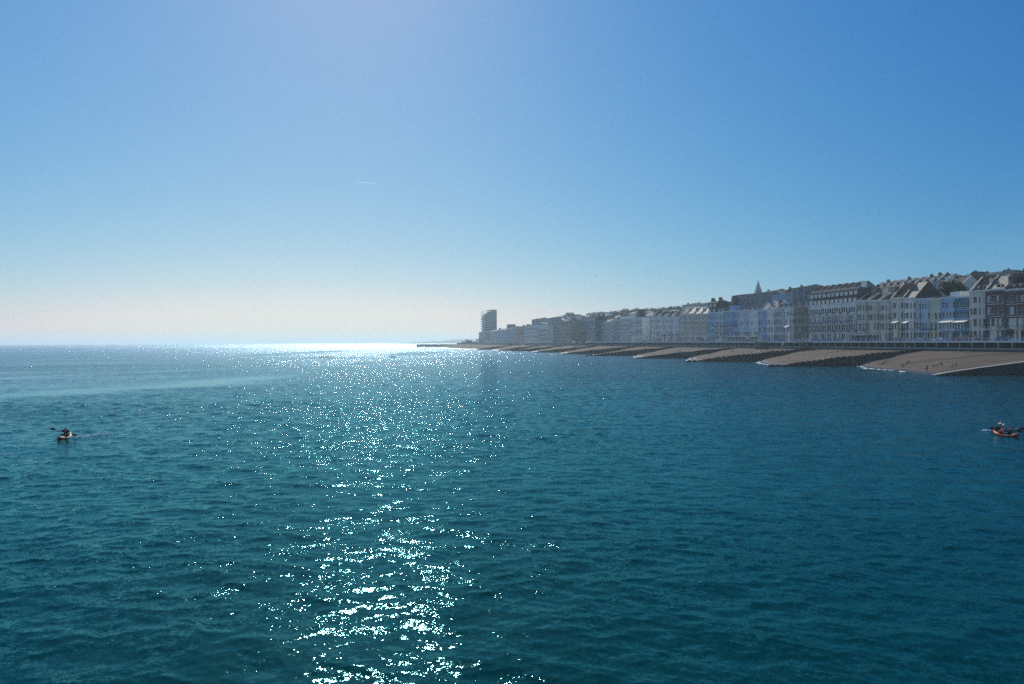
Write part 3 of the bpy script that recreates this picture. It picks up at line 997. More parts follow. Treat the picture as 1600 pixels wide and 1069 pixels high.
    # roof
    rm = M['roof_' + roofm]
    zr = (z_at(xm, yr, depth(sm, D + depth_ / 2)) - zb) if yr else h + 2.5
    r = MB()
    if roof == 'gable':
        r.profile_x([(-0.45, h - 0.15), (-depth_ / 2, zr), (-depth_ + 0.3, h - 0.15)], -hw + 0.16, hw - 0.16)
        r.build('roof', rm, e)
        if party:
            g = MB()
            for x in (-hw, hw - 0.28):
                g.profile_x([(-0.1, h - 0.2), (-0.1, h + 0.35), (-depth_ / 2, zr + 0.42), (-depth_ + 0.1, h + 0.2), (-depth_ + 0.1, h - 0.2)], x, x + 0.28)
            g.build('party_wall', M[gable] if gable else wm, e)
    elif roof == 'cross':
        n = max(1, int(round(w / 4.5)))
        for k in range(n):
            xa = -hw + 0.1 + (w - 0.2) * k / n; xb = -hw + 0.1 + (w - 0.2) * (k + 1) / n
            r.profile_y([(xa, h - 0.15), (xb, h - 0.15), ((xa + xb) / 2, min(zr, h + (xb - xa) * 0.55))], -depth_ + 0.2, -0.6)
        r.build('roof', rm, e)
    elif roof == 'mansard':
        r.profile_x([(-0.35, h - 0.2), (-1.25, zr - 0.5), (-1.6, zr), (-depth_ + 1.0, zr), (-depth_ + 0.2, h - 0.2)], -hw + 0.02, hw - 0.02)
        r.build('roof', rm, e)
    elif roof == 'hip':
        vs = [(-hw, -0.3, h), (hw, -0.3, h), (hw, -depth_ + .2, h), (-hw, -depth_ + .2, h), (-hw * 0.35, -depth_ / 2, zr), (hw * 0.35, -depth_ / 2, zr)]
        r.add(vs, [(0, 1, 5, 4), (1, 2, 5), (2, 3, 4, 5), (3, 0, 4)]); r.build('roof', rm, e)
    else:
        r.box(-hw + 0.3, hw - 0.3, -depth_ + 0.3, -0.32, h - 0.2, h - 0.08); r.build('roof', M['lead'], e)
        if zr > h + 1.0 and yr:
            p = MB(); p.box(-hw + 0.8, hw - 0.8, -depth_ + 1, -3.0, h - 0.1, zr); p.build('penthouse', M['stucco_dummy'] if roof == 'flatpent' else wm, e)
    nd = dormers
    for k in range(nd):
        x = -hw + w * (k + 0.5) / nd
        if roof == 'mansard':
            rowsn = 2 if (zr - h) > 4.2 else 1
            for q in range(rowsn):
                zz = h + 0.35 + q * (zr - h - 0.4) / 2
                yq = -0.35 - 0.9 * ((zz - h + 0.2) / max(1, zr - h)) + 0.25
                dormer(e, x, yq + 0.3, zz, 1.25, min(1.7, (zr - h) * 0.55 / rowsn + 0.3), 1.6, pane=M['curtain'])
        elif roof == 'gable':
            sl = (zr - h) / (depth_ / 2 - 0.45); yy = -1.3
            dormer(e, x, yy, h + (-yy - 0.45) * sl - 0.35, 1.5, 1.25, 2.0)
        else:
            dormer(e, x, -0.8, h - 0.1, 1.3, 1.35, 2.2)
    for k in range(chims):
        side = -1 if (k % 2 == 0) else 1
        yc = -depth_ * (0.32 if k < 2 else 0.75)
        zc = h + (zr - h) * 0.45 if roof in ('gable', 'hip') else (zr if roof == 'mansard' else h)
        chimney(e, side * (hw - 0.5), yc, zc + 0.3, chim_h + rr.random() * 0.6, m=M['brick_brown'] if rr.random() < 0.5 else wm)
    if extra: extra(e, w, h, fh, zr)
    return e

M['deep_blue'] = mat('deep_blue_paint', (0.03, 0.08, 0.16), 0.5, 0.1)

M['tar_shade'] = mat('tar_shade_gable', (0.030, 0.032, 0.036), 0.85, 0.2, spec=0.1)  # dark cladding with the gable end's shade put into its near-black colour
def teal_front(e, w, h, fh, zr):
    a = MB(); a.box(-w / 2 + 0.4, w / 2 - 0.4, 0.15, 2.2, fh + 0.02, fh + 0.16); a.build('veranda_floor', M['trim'], e)
    a = MB(); a.profile_x([(0.12, 2 * fh - 0.1), (2.4, 2 * fh - 0.75), (2.4, 2 * fh - 1.0), (2.3, 2 * fh - 0.85), (0.12, 2 * fh - 0.2)], -w / 2 + 0.3, w / 2 - 0.3)
    a.build('awning', M['awning'], e)
    for k in range(5):
        x = -w / 2 + 0.5 + (w - 1.0) * k / 4
        p = MB(); p.box(x - 0.06, x + 0.06, 2.05, 2.17, fh + 0.164, 2 * fh - 0.78); p.build('post', M['trim'], e)

house(1601, 1632, 451, 4, 'brick_red', 'brick terrace house cut by the right edge of the picture', roofm='brown', yr=428, lower='cream',
      bays=1, balc=(1,), chims=2, dormers=2)
house(1571, 1601, 452, 4, 'brick_red', 'red brick house with a dark brown roof at the right edge', roofm='brown', yr=426,
      lower='cream', bays=1, balc=(1,), chims=2, dormers=3, chim_h=2.2)
house(1541, 1571, 452, 4, 'brick_red', 'red brick house with a pale slate roof, right of the tall cream bay house', roofm='pale', yr=431,
      lower='cream', bays=1, balc=(1,), chims=1, dormers=1)
house(1515, 1541, 454.5, 4, 'cream', 'tall cream house with one bay between the teal blue and the brick houses', roofm='brown', yr=433,
      bays=1, balc=(), chims=1, dormers=2, flat_w=1.6)
M['deep_blue_s'] = mat('stucco_teal_blue', (0.03, 0.19, 0.34), 0.8, 0.1, 0.5, streak=0.15)
house(1493, 1515, 463.5, 4, 'deep_blue_s', 'deep teal blue house with a flat white cornice beside the tall cream bay house', roof='flat', bays=0, chims=0, flat_w=1.7, extra=teal_front)
house(1472, 1493, 464.0, 4, 'light_blue', 'light blue house with a white penthouse, left of the teal blue house', roof='flatpent', yr=456, bays=0, chims=0, flat_w=1.7, extra=teal_front)
house(1453, 1472, 466.5, 4, 'pale_yellow', 'pale yellow stucco house left of the light blue house', roof='gable', yr=462, roofm='brown', bays=0, chims=0, flat_w=1.7, balc=(1,), party=False)
house(1440, 1453, 466.5, 4, 'pale_blue', 'narrow pale grey blue house left of the pale yellow house', roof='gable', yr=462, roofm='slate', bays=0, chims=0, flat_w=1.6, balc=(1,), party=False)
house(1431, 1440, 467.0, 4, 'grey', 'very narrow grey house front under the big dark gable end', roof='flat', bays=0, chims=0, flat_w=1.8)
house(1412, 1431, 465.5, 4, 'white', 'white bow fronted house with a sunlit pale tiled roof and a big dark gable end', roofm='pale', yr=441, bays=1, balc=(1,), awn=((0, 1, 2.6),), chims=0, depth_=13, gable='tar_shade')
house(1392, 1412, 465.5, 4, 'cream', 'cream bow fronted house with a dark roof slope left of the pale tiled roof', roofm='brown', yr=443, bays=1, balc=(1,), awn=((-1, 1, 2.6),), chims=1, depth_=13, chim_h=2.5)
for (a, b, t) in ((1374, 1392, 'right hand one of the three cream bay houses under two big dark chimney stacks'),
                  (1356, 1374, 'middle one of the three cream bay houses under big dark chimney stacks'),
                  (1339, 1356, 'left hand one of the three cream bay houses, against the long mansard hotel')):
    house(a, b, 469.5, 4, 'ivory', t, roofm='brown', yr=459, bays=1, chims=1, chim_h=3.2, balc=(1,) if a == 1339 else (), flat_w=1.8)

def hotel_extra(e, w, h, fh, zr):
    c = MB(); c.box(-w / 2 + 0.1, w / 2 - 0.1, -1.75, -1.45, zr + 0.003, zr + 0.28); c.build('roof_curb', M['trim'], e)
house(1264, 1339, 475, 4, 'white', 'long white hotel with iron balconies and two dormer rows in a dark mansard roof', roof='mansard', yr=453.5, roofm='slate',
      bays=7, balc=(1, 2, 3), dormers=11, chims=2, name='seafront_hotel', cat='hotel', group=None, extra=hotel_extra, maxwin=100, depth_=13, bay_d=0.8)

def scaffold_extra(e, w, h, fh, zr):
    n = 5
    for f in range(6):
        z = 0.2 + f * (h - 0.5) / 5
        b = MB(); b.box(-w / 2 + 0.1, w / 2 - 0.1, 1.2, 2.2, z, z + 0.06); b.build('scaffold_boards', M['mesh_cloth'], e)
        b = MB()
        for zz in (0.55, 1.05): b.tube((-w / 2 + 0.1, 2.25, z + zz), (w / 2 - 0.1, 2.25, z + zz), 0.05, n=4)
        b.build('guard_rail', M['steel'], e)
    for k in range(n + 1):
        x = -w / 2 + 0.15 + (w - 0.3) * k / n
        b = MB()
        b.tube((x, 2.3, -0.2), (x, 2.3, h + 1.0), 0.06, n=4); b.tube((x, 1.15, -0.2), (x, 1.15, h + 1.0), 0.06, n=4)
        for f in range(6): b.tube((x, 1.15, 0.15 + f * (h - 0.5) / 5), (x, 2.3, 0.15 + f * (h - 0.5) / 5), 0.04, n=4)
        b.build('scaffold_pole', M['steel'], e)
house(1242, 1264, 479.5, 4, 'buff', 'brown house wrapped in scaffolding left of the long mansard hotel', roof='cross', roofm='wet', yr=466, bays=1, chims=1, extra=scaffold_extra)
house(1227, 1242, 480.5, 4, 'white', 'white bay house with a small awning, just left of the scaffolded house', roof='cross', roofm='wet', yr=467, bays=1, chims=1, awn=((0, 1, 2.6),), flat_w=1.7)
house(1212, 1227, 481.5, 4, 'grey', 'pale grey bay house with bright roof slopes, second left of the scaffolded house', roof='cross', roofm='wet', yr=468, bays=1, chims=1, flat_w=1.7)
house(1198, 1212, 482.5, 4, 'white', 'off white bay house between the blue house and the grey bay house', roof='gable', roofm='slate', yr=470, bays=1, chims=1, flat_w=1.7, dormers=1)
house(1186, 1198, 484.5, 4, 'sea_blue', 'narrow bright blue house below the church spire', roof='gable', roofm='slate', yr=473, bays=0, chims=1, flat_w=1.7)
house(1170, 1186, 485, 4, 'white', 'white house with large bright windows left of the bright blue house', roof='cross', roofm='wet', yr=474, bays=1, chims=1, curtains=0.8, balc=(1,))
house(1153, 1170, 485.5, 4, 'pale_blue', 'pale blue house with curtained windows in front of the big grey block', roof='cross', roofm='wet', yr=475, bays=1, chims=1, curtains=0.7, balc=(1,))
def turret(e, w, h, fh, zr):
    b = MB(); b.box(-2.8, 2.8, -4.5, -0.5, h - 0.2, h + 3.2); b.build('attic_storey', M['sea_blue'], e)
    r = MB(); q = 2.4; vs = [(-q, -4.2, h + 3.205), (q, -4.2, h + 3.205), (q, -0.8, h + 3.205), (-q, -0.8, h + 3.205), (-1.4, -3.4, h + 9.2), (1.4, -3.4, h + 9.2), (1.4, -1.6, h + 9.2), (-1.4, -1.6, h + 9.2)]
    r.add(vs, [(0, 1, 5, 4), (1, 2, 6, 5), (2, 3, 7, 6), (3, 0, 4, 7), (4, 5, 6, 7)]); r.build('turret_roof', M['roof_slate'], e)
    dormer(e, 0, -0.9, h + 3.6, 1.3, 1.8, 1.2, flat=False)
house(1132, 1153, 486, 4, 'sea_blue', 'blue house topped by an attic storey and a steep dark turret', roof='flat', bays=1, chims=1, balc=(1, 2), extra=turret)
house(1119, 1132, 488, 4, 'pale_blue', 'pale blue house with bright balcony bands right of the cream terrace', roof='cross', roofm='wet', yr=475, bays=1, chims=1, balc=(1, 2))
house(1106, 1119, 488.5, 4, 'light_blue', 'light blue house under a dark mansard roof with a tall end stack', roof='mansard', roofm='slate', yr=472, bays=1, chims=2, dormers=2)
for i, (a, b, t) in enumerate(((1094, 1106, 'first cream house under pale sunlit roofs, counted from the light blue mansard house'),
                  (1083, 1094, 'second cream house under pale sunlit roofs, counted from the light blue mansard house'),
                  (1072, 1083, 'third cream house under pale sunlit roofs, counted from the light blue mansard house'),
                  (1062, 1072, 'far end house of the cream terrace with pale sunlit roofs, with a dark gable roof'))):
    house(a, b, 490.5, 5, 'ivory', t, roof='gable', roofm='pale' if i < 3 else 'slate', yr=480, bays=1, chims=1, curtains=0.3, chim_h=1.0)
for i, (a, b, t) in enumerate(((1050, 1062, 'nearest of the four white houses with small dormers along the parapet'),
                  (1039, 1050, 'second nearest of the four white houses with small dormers along the parapet'),
                  (1028, 1039, 'third of the four white houses with small dormers along the parapet'),
                  (1018, 1028, 'farthest of the four white houses with small dormers along the parapet'))):
    house(a, b, 495, 4, 'white', t, roof='gable', roofm='brown', yr=486, bays=1, chims=1, curtains=0.5, dormers=2, chim_h=1.0, balc=(1,) if i < 3 else ())
house(1003, 1018, 494, 4, 'grey', 'shaded grey house set between the white dormered houses and the turreted corner', roof='hip', roofm='slate', yr=488, bays=0, chims=2, D=222, flat_w=2.6)
def corner_turret(e, w, h, fh, zr):
    r = MB(); q = 3.2; z = h - 0.1
    r.add([(-q, -7, z), (q, -7, z), (q, -0.6, z), (-q, -0.6, z), (-2, -5.5, z + 7), (2, -5.5, z + 7), (2, -2, z + 7), (-2, -2, z + 7)],
          [(0, 1, 5, 4), (1, 2, 6, 5), (2, 3, 7, 6), (3, 0, 4, 7), (4, 5, 6, 7)]); r.build('turret_roof', M['roof_slate'], e)
house(986, 1003, 496.5, 5, 'white', 'pale corner house with balconies and a dark pyramid turret roof', roof='flat', bays=1, chims=0, balc=(2, 4), extra=corner_turret)
house(963, 986, 498.5, 6, 'grey', 'plain grey flat block with a small bright roof room', roof='flatpent', yr=494, bays=0, chims=0, flat_w=3.2, kind='wide', win_w=2.0, name='apartment_block', cat='apartment block', group=None)
house(944, 963, 503.5, 5, 'grey', 'lower grey flat block, left of the one with the roof room', roof='flat', bays=0, chims=0, flat_w=3.4, kind='wide', win_w=2.2, name='apartment_block', cat='apartment block', group=None)
house(919, 944, 501, 6, 'dark_grey', 'dark glassy block with a ragged dark mansard top near the end of the colonnade', roof='mansard', roofm='slate', yr=496, bays=0, chims=3, flat_w=3.0, kind='wide', win_w=2.4, name='apartment_block', cat='apartment block', group=None, dormers=5)
house(889, 919, 502, 6, 'buff', 'long buff flat roofed block with rows of dull windows', roof='flat', bays=0, chims=2, flat_w=3.6, kind='wide', win_w=2.2, name='apartment_block', cat='apartment block', group=None)
house(870, 889, 510, 4, 'white', 'white house row with bright balconies at the far part of the seafront', roof='flat', bays=3, chims=1, balc=(1, 2, 3), flat_w=4)
house(847, 870, 509, 4, 'white', 'white fluted terrace with tall pilasters left of the bright balconies', roof='flat', bays=7, chims=2, flat_w=4, curtains=0.1)
house(832, 847, 511, 4, 'pink', 'dull pink hotel front left of the white fluted terrace', roof='flat', bays=4, chims=1, flat_w=4)
house(816, 832, 513.5, 4, 'grey', 'grey far terrace with a small bright roof slope', roof='cross', roofm='wet', yr=510, bays=4, chims=1, flat_w=5)
house(800, 816, 516, 4, 'pale_blue', 'faint blue grey terrace seen edge on, before the tall tower block', roof='gable', roofm='slate', yr=513, bays=4, chims=2, flat_w=5)
house(786, 800, 518, 3, 'grey', 'low hazy terrace right beside the tall tower block', roof='gable', roofm='slate', yr=515, bays=0, chims=2, flat_w=6)

# ------------------------------------------------------------------ tall ship shaped tower block at the far end
def tower_block():
    D0, D1 = 196.0, 217.0
    s = s_at(776.5, D1)
    e = empty('tower_block', pt(s, D0, 7.0), THETA)      # local x away from pier, local y toward sea; y<0 inland
    tag(e, 'tall pale tower block with stepped balconies at the far end of the seafront', 'tower block')
    Hh = z_at(768, 484, depth(s, 206)) - 7.0
    W = D1 - D0; n = 14; fh = Hh / n; Ls = 26
    body = MB(); body.box(0, Ls, -W, 0, 0, Hh * 0.84); body.box(0, Ls - 4, -W, -W * 0.17, Hh * 0.84 + 0.003, Hh * 0.91); body.box(0, Ls - 8, -W, -W * 0.45, Hh * 0.91 + 0.003, Hh); body.build('wall', M['white'], e)
    cap = MB(); cap.box(-0.6, 8, -W * 0.62, -W * 0.16, Hh * 0.955, Hh * 0.985); cap.build('roof_canopy', M['trim'], e)
    for k in range(5, n):
        z = k * fh
        b = MB(); b.box(-0.5, 0.0, -W + 0.5, -0.3 if k < 12 else -W * 0.2 if k < 13 else -W * 0.48, z, z + 1.25); b.build('balcony_band', M['pale_blue'], e)
        g = MB(); g.box(-0.06, -0.003, -W + 0.8, -0.6 if k < 12 else -W * 0.22 if k < 13 else -W * 0.5, z + 1.3, z + fh - 0.1); g.build('window_band', M['glass'], e)
        out = 2.6 if k < 11 else 1.4
        f = MB(); f.box(0.4, Ls - 1, 0.0, out, z, z + 0.95); f.build('balcony', M['trim'], e)
    for k in range(9):
        y = -W + 1.2 + (W - 2.4) * k / 8
        p = MB(); p.box(-0.9, -0.004, y - 0.32, y + 0.32, fh * 0.9, fh * 4.6); p.build('pilaster', M['trim'], e)
        if k < 8:
            g = MB(); g.box(-0.05, -0.003, y + 0.5, y + W / 8 - 0.7, fh * 1.1, fh * 4.4); g.build('window_strip', M['glass'], e)
    b = MB(); b.box(-1.6, -1.0, -W - 1.5, 3.0, fh * 4.62, fh * 5.0 - 0.01); b.box(-1.5, -1.0, -W - 1, 3.0, 0, fh * 0.85); b.build('cornice', M['trim'], e)
    b = MB(); b.box(-1.0, 30, 0.01, 4.2, 0, fh * 4.6); b.build('front_terrace', M['grey'], e)
    lowb = MB(); lowb.box(2, 22, -W - 9, -W - 0.01, 0, Hh * 0.40); lowb.build('side_wing', M['white'], e)
    for y in (-W * .75, -W * .45):
        a = MB(); a.tube((4, y, Hh), (4, y, Hh + 3.2), 0.12, n=5); a.build('mast', M['steel'], e)
tower_block()

# ------------------------------------------------------------------ behind the front: spire, blocks, terraces on the hill
def back_house(x0, x1, ytop, D, hgt, wall, roofm, label, group='houses climbing the hillside', rise=2.6, cross=False, depth_=10, dorm=False, nw=2, name='hillside_house', chim=True):
    s0, s1 = s_at(x1, D), s_at(x0, D); w = s1 - s0; sm = (s0 + s1) / 2
    Yd = depth(sm, D + depth_ / 2); zr = z_at((x0 + x1) / 2, ytop, Yd)
    zb = zr - hgt; g = ground_z(sm, D)
    if zb > g: zb = g - 0.5
    e = empty(name, pt(sm, D, zb), THETA); tag(e, label, 'house', group)
    ht = zr - zb; hw = w / 2 - 0.01; h = ht - rise
    b = MB()
    b.box(-hw, hw, -depth_, 0, -1.5, h)
    b.build('wall', M[wall], e)
    r = MB()
    if cross: r.profile_y([(-hw - 0.2, h + 0.003), (hw + 0.2, h + 0.003), (0, ht)], -depth_ - 0.1, 0.25)
    else: r.profile_x([(0.3, h + 0.003), (-depth_ / 2, ht), (-depth_ - 0.3, h + 0.003)], -hw, hw)
    r.build('roof', M['roof_' + roofm], e)
    if rise > 0.5 and not cross:
        g_ = MB()
        g_.profile_x([(0.1, h + 0.01), (0.1, h + 0.35), (-depth_ / 2, ht + 0.4), (-depth_ - 0.1, h + 0.35), (-depth_ - 0.1, h + 0.01)], -hw - 0.004, -hw + 0.3)
        g_.build('party_wall', M[wall], e)
    fl = 0
    z = h - 2.3
    while z > 0.8 and fl < 3 and (zb + z) > 20 - 8:
        for k in range(nw): window(e, -hw + w * (k + 0.5) / nw, 0.145, 0, z, min(1.1, w / nw * 0.5), 1.6)
        z -= 3.0; fl += 1
    if dorm:
        sl = rise / (depth_ / 2)
        dormer(e, 0, -0.9, h + 0.9 * sl - 0.3, min(2.4, w * 0.5), 1.5, 3.0, flat=False, roofm=M['roof_wet'])
    if chim: chimney(e, hw - 0.5, -depth_ / 2, ht + 0.1, 0.55, w=0.7, l=1.3, pots=3)
    return e

TERR = 'house with a bright dormer side, %s from the low end of the stepped hillside terrace'
xs = [1365, 1375, 1385.5, 1396, 1407, 1418.5, 1430, 1441.5, 1453]
for i in range(8):
    y = 441.5 - (i + 0.5) * (441.5 - 430.5) / 8
    back_house(xs[i], xs[i + 1], y, 246, 13, 'ivory', 'slate', TERR % nth(i + 1), 'stepped terrace behind the cream bay houses', dorm=True, depth_=9, rise=3.4, chim=i % 3 == 1)
back_house(1453, 1465, 428.5, 248, 15, 'grey', 'slate', 'grey roofed house at the top end of the stepped terrace', 'stepped terrace behind the cream bay houses', dorm=True, rise=3.4)
back_house(1465, 1478, 428.5, 248, 15, 'grey', 'slate', 'house with a bright dormer beside the hilltop trees', 'stepped terrace behind the cream bay houses', dorm=True, rise=3.4)
back_house(1478, 1502, 433, 236, 18, 'grey', 'slate', 'plain pale gable wall standing among dark trees behind the light blue house', None, rise=4)
T2 = 'dark roofed house behind the long mansard hotel, %s from the low left end'
xs = [1262, 1271, 1280, 1289.5, 1299.5, 1310, 1320.5, 1331, 1343]
for i in range(8):
    back_house(xs[i], xs[i + 1], 449 - (i + 0.5) * 9.5 / 8, 235, 16, 'dark_grey', 'brown', T2 % nth(i + 1), 'stepped roofs behind the mansard hotel', rise=3.2, chim=False)
back_house(1240, 1263, 446.5, 240, 16, 'dark_grey', 'slate', 'dark flat topped house above the scaffolded house', None, rise=1.0)
back_house(1222, 1239, 450, 240, 15, 'grey', 'brown', 'brown roofed house behind the white bay house with the small awning', None)
back_house(1207, 1221, 454, 236, 13, 'light_blue', 'pale', 'blue gabled house with a pale roof slope behind the grey bay house', None, cross=True)
back_house(1190, 1212, 453.5, 262, 14, 'dark_grey', 'slate', 'long dark house with a square stack right of the church spire', None, rise=1.4)
back_house(1150, 1162, 460, 232, 20, 'dark_grey', 'slate', 'left part of the big plain grey block left of the church spire', None, rise=0.4, chim=False)
back_house(1162, 1177, 459, 232, 20, 'dark_grey', 'slate', 'right part of the big plain grey block left of the church spire', None, rise=0.4, chim=False)
back_house(1512, 1530, 424.5, 330, 8, 'dark_grey', 'slate', 'long dark hilltop roof with a white gable above the tall cream bay house', None, cross=True)
back_house(1530, 1560, 425, 332, 8, 'dark_grey', 'slate', 'long dark hilltop roof reaching toward the brick houses', None, rise=2)
back_house(1584, 1604, 422, 250, 18, 'dark_grey', 'slate', 'dark block above the red brick house at the right edge', None, rise=0.5)
back_house(1563, 1577, 421.5, 330, 8, 'white', 'pale', 'small white hilltop building on the skyline above the pale slate roof', None, cross=True)
back_house(1066, 1082, 474.5, 250, 16, 'grey', 'slate', 'hazy flat roofed house above the cream terrace', None, rise=0.8)
back_house(1083, 1104, 473, 246, 16, 'grey', 'slate', 'grey blue house behind the sunlit cream terrace roofs', None, rise=1.2)
back_house(1107, 1120, 470, 244, 16, 'dark_grey', 'slate', 'dark roofed house behind the light blue mansard house', None, rise=1.5)

def church():
    D = 262; s = s_at(1185, D); Y = depth(s, D)
    zt = z_at(1185, 437.5, Y); zs = z_at(1185, 466, Y); zb = ground_z(s, D) - 1
    e = empty('church', pt(s, D, zb), THETA); tag(e, 'church with a tall pale pointed spire rising above the bright blue house', 'church')
    q = 3.6; h = zs - zb
    t = MB(); t.box(-q, q, -q, q, 0, h); t.build('tower', M['grey'], e)
    c = MB(); c.box(-q - 0.4, q + 0.4, -q - 0.4, q + 0.4, h + 0.003, h + 0.6); c.build('parapet', M['trim'], e)
    sp = MB(); n = 8; vs = [(3.7 * math.cos(2 * math.pi * (k + .5) / n), 3.7 * math.sin(2 * math.pi * (k + .5) / n), h + 0.61) for k in range(n)] + [(0, 0, zt - zb)]
    sp.add(vs, [(k, (k + 1) % n, n) for k in range(n)]); sp.build('spire', M['concrete'], e)
    nv = MB(); nv.box(q + 0.01, q + 20, -5, 5, 0, h * 0.55); nv.build('nave', M['grey'], e)
    r = MB(); r.profile_x([(-5.3, h * 0.55 + 0.003), (5.3, h * 0.55 + 0.003), (0, h * 0.55 + 5)], q + 0.01, q + 20); r.build('roof', M['roof_slate'], e)
church()

# scattered far hillside houses, castle like block, far spire, small tower
HR = random.Random(99)
far_walls = ['grey', 'buff', 'pale_blue', 'ivory', 'dark_grey', 'white']
FARL = 'small hazy house on the far hillside between clumps of trees'
k = 0
for row, (D, ya, yb) in enumerate(((238, 505, 493), (256, 501, 489), (276, 498, 487), (300, 496, 484))):
    x = 838 + row * 7; cnt = 0
    rn = ('lowest', 'second', 'third', 'topmost')[row]
    while x < 1055:
        w = 6 + HR.random() * 6
        t = (x - 830) / 230.0
        y = ya + (yb - ya) * t + HR.uniform(-1.5, 2.0)
        if HR.random() < 0.62:
            cnt += 1; fw_ = HR.choice(far_walls)
            back_house(x, x + w, y, D + HR.uniform(-5, 5), 9, fw_, HR.choice(['slate', 'brown', 'slate', 'pale']), 'hazy %s house, %s from the left in the %s row on the far hillside' % (fw_.replace('_', ' '), nth(cnt), rn), 'small houses over the far hillside', cross=HR.random() < 0.4, nw=2, chim=HR.random() < 0.5)
        x += w * (1.15 + HR.random())
for (a, b, y, t) in ((831, 846, 497.5, 'broad hazy block on the far skyline, left of the wooded one'), (846, 867, 496.5, 'hazy block with a ragged roofline on the far skyline')):
    back_house(a, b, y, 262, 14, 'dark_grey', 'slate', t, None, rise=1.0, chim=False)
for (a, b, y, D, t) in ((880, 884, 492, 300, 'left wing of the castle like house on the far skyline'), (884, 887.5, 488.5, 301, 'tall middle tower of the castle like house on the far skyline'), (887.5, 892, 492.5, 300, 'right wing of the castle like house on the far skyline')):
    back_house(a, b, y, D, 16, 'dark_grey', 'slate', t, None, rise=1.5, chim=False, cross=True)
for (a, b, y, t) in ((916, 924, 489, 'flat topped hazy block on the skyline, left one of three'), (924, 935, 488, 'flat topped hazy block on the skyline, middle one of three'), (935, 944, 488.5, 'flat topped hazy block on the skyline, right one of three')):
    back_house(a, b, y, 318, 13, 'grey', 'slate', t, None, rise=0.8)
back_house(791.7, 796.8, 507, 240, 22, 'dark_grey', 'slate', 'small square hazy tower just right of the tall tower block', None, rise=0.2, chim=False)
def far_spire():
    D = 285; s = s_at(894.8, D); Y = depth(s, D); zt = z_at(894.8, 486.5, Y); zb = ground_z(s, D)
    e = empty('far_church', pt(s, D, zb), THETA); tag(e, 'tiny dark church spire on the far skyline', 'church')
    h = zt - zb
    t = MB(); t.box(-2.2, 2.2, -2.2, 2.2, -1, h * 0.45); t.build('tower', M['dark_grey'], e)
    sp = MB(); vs = [(2.3 * math.cos(2 * math.pi * (k + .5) / 8), 2.3 * math.sin(2 * math.pi * (k + .5) / 8), h * 0.45 + .01) for k in range(8)] + [(0, 0, h)]
    sp.add(vs, [(k, (k + 1) % 8, 8) for k in range(8)]); sp.build('spire', M['roof_slate'], e)
far_spire()

# ------------------------------------------------------------------ trees
def leaf_mat(name, c1, c2):
    m = bpy.data.materials.new(name); m.use_nodes = True
    nt = m.node_tree; b = nt.nodes['Principled BSDF']; b.inputs['Roughness'].default_value = 0.7; b.inputs['Specular IOR Level'].default_value = 0.2
    g = nt.nodes.new('ShaderNodeNewGeometry'); no = nt.nodes.new('ShaderNodeTexNoise'); no.inputs['Scale'].default_value = 0.8
    nt.links.new(g.outputs['Position'], no.inputs['Vector'])
    cr = nt.nodes.new('ShaderNodeValToRGB'); cr.color_ramp.elements[0].color = (*c1, 1); cr.color_ramp.elements[1].color = (*c2, 1)
    cr.color_ramp.elements[0].position = 0.35; cr.color_ramp.elements[1].position = 0.65
    nt.links.new(no.outputs['Fac'], cr.inputs['Fac']); nt.links.new(cr.outputs['Color'], b.inputs['Base Color'])
    return m
LEAF = [leaf_mat('leaf_dark', (0.02, 0.035, 0.015), (0.04, 0.06, 0.022)), leaf_mat('leaf_olive', (0.045, 0.06, 0.02), (0.10, 0.10, 0.03))]
BARK = mat('bark', (0.06, 0.045, 0.035), 0.9, 0.3)
def tree_proto(seed, wide, kind, n=700):
    r = random.Random(seed)
    lobes = [(r.uniform(-.6, .6) * wide, r.uniform(-.6, .6) * wide, r.uniform(3.2, 7.2), r.uniform(1.3, 2.4)) for _ in range(9)]
    mb = MB()
    for i in range(n):
        lx, ly, lz, lr = lobes[i % len(lobes)]
        d = Vector((r.gauss(0, 1), r.gauss(0, 1), r.gauss(0, .8))).normalized() * lr * (r.random() ** 0.4)
        c = Vector((lx, ly, lz)) + d
        a = Vector((r.gauss(0, 1), r.gauss(0, 1), r.gauss(0, 1))).normalized(); b = a.orthogonal().normalized(); q = r.uniform(.22, .5)
        b = (Matrix.Rotation(r.random() * 6.28, 3, a) @ b)
        e = a.cross(b)
        mb.add([c - b * q, c - e * q * .6, c + b * q, c + e * q * .6], [(0, 1, 2, 3)])
    t = MB(); t.tube((0, 0, -1), (0.1, 0, 3.0), .28, .2, 7)
    for lx, ly, lz, lr in lobes: t.tube((0.1, 0, 2.4 + r.random()), (lx * .8, ly * .8, lz), .13, .05, 5)
    cr = mb.build('crown', LEAF[kind]); tr = t.build('trunk', BARK)
    a, b = cr.data, tr.data
    bpy.data.objects.remove(cr); bpy.data.objects.remove(tr)
    return a, b
TREES = [tree_proto(1, 2.2, 0), tree_proto(2, 2.8, 0), tree_proto(3, 2.4, 1), tree_proto(4, 3.2, 1)]
TR = random.Random(31)
def tree(x, ytop, D, label, group, kind=None, size=None, ground=None):
    s = s_at(x, D); zt = z_at(x, ytop, depth(s, D))
    g = ground_z(s, D) if ground is None else ground
    hgt = max(3.0, zt - g) if size is None else size
    if size is not None: g = zt - size
    hgt = min(hgt, 16) if size is None else size
    k = TR.randrange(4) if kind is None else kind
    e = empty('tree', pt(s, D, zt - hgt), TR.random() * 6.28); sc = hgt / 9.0
    w = sc * TR.uniform(0.9, 1.35)
    tag(e, label, 'tree', group)
    for me, nm in zip(TREES[k], ('crown', 'trunk')): link_copy(me, nm, e, scale=(w, w, sc))
    return e
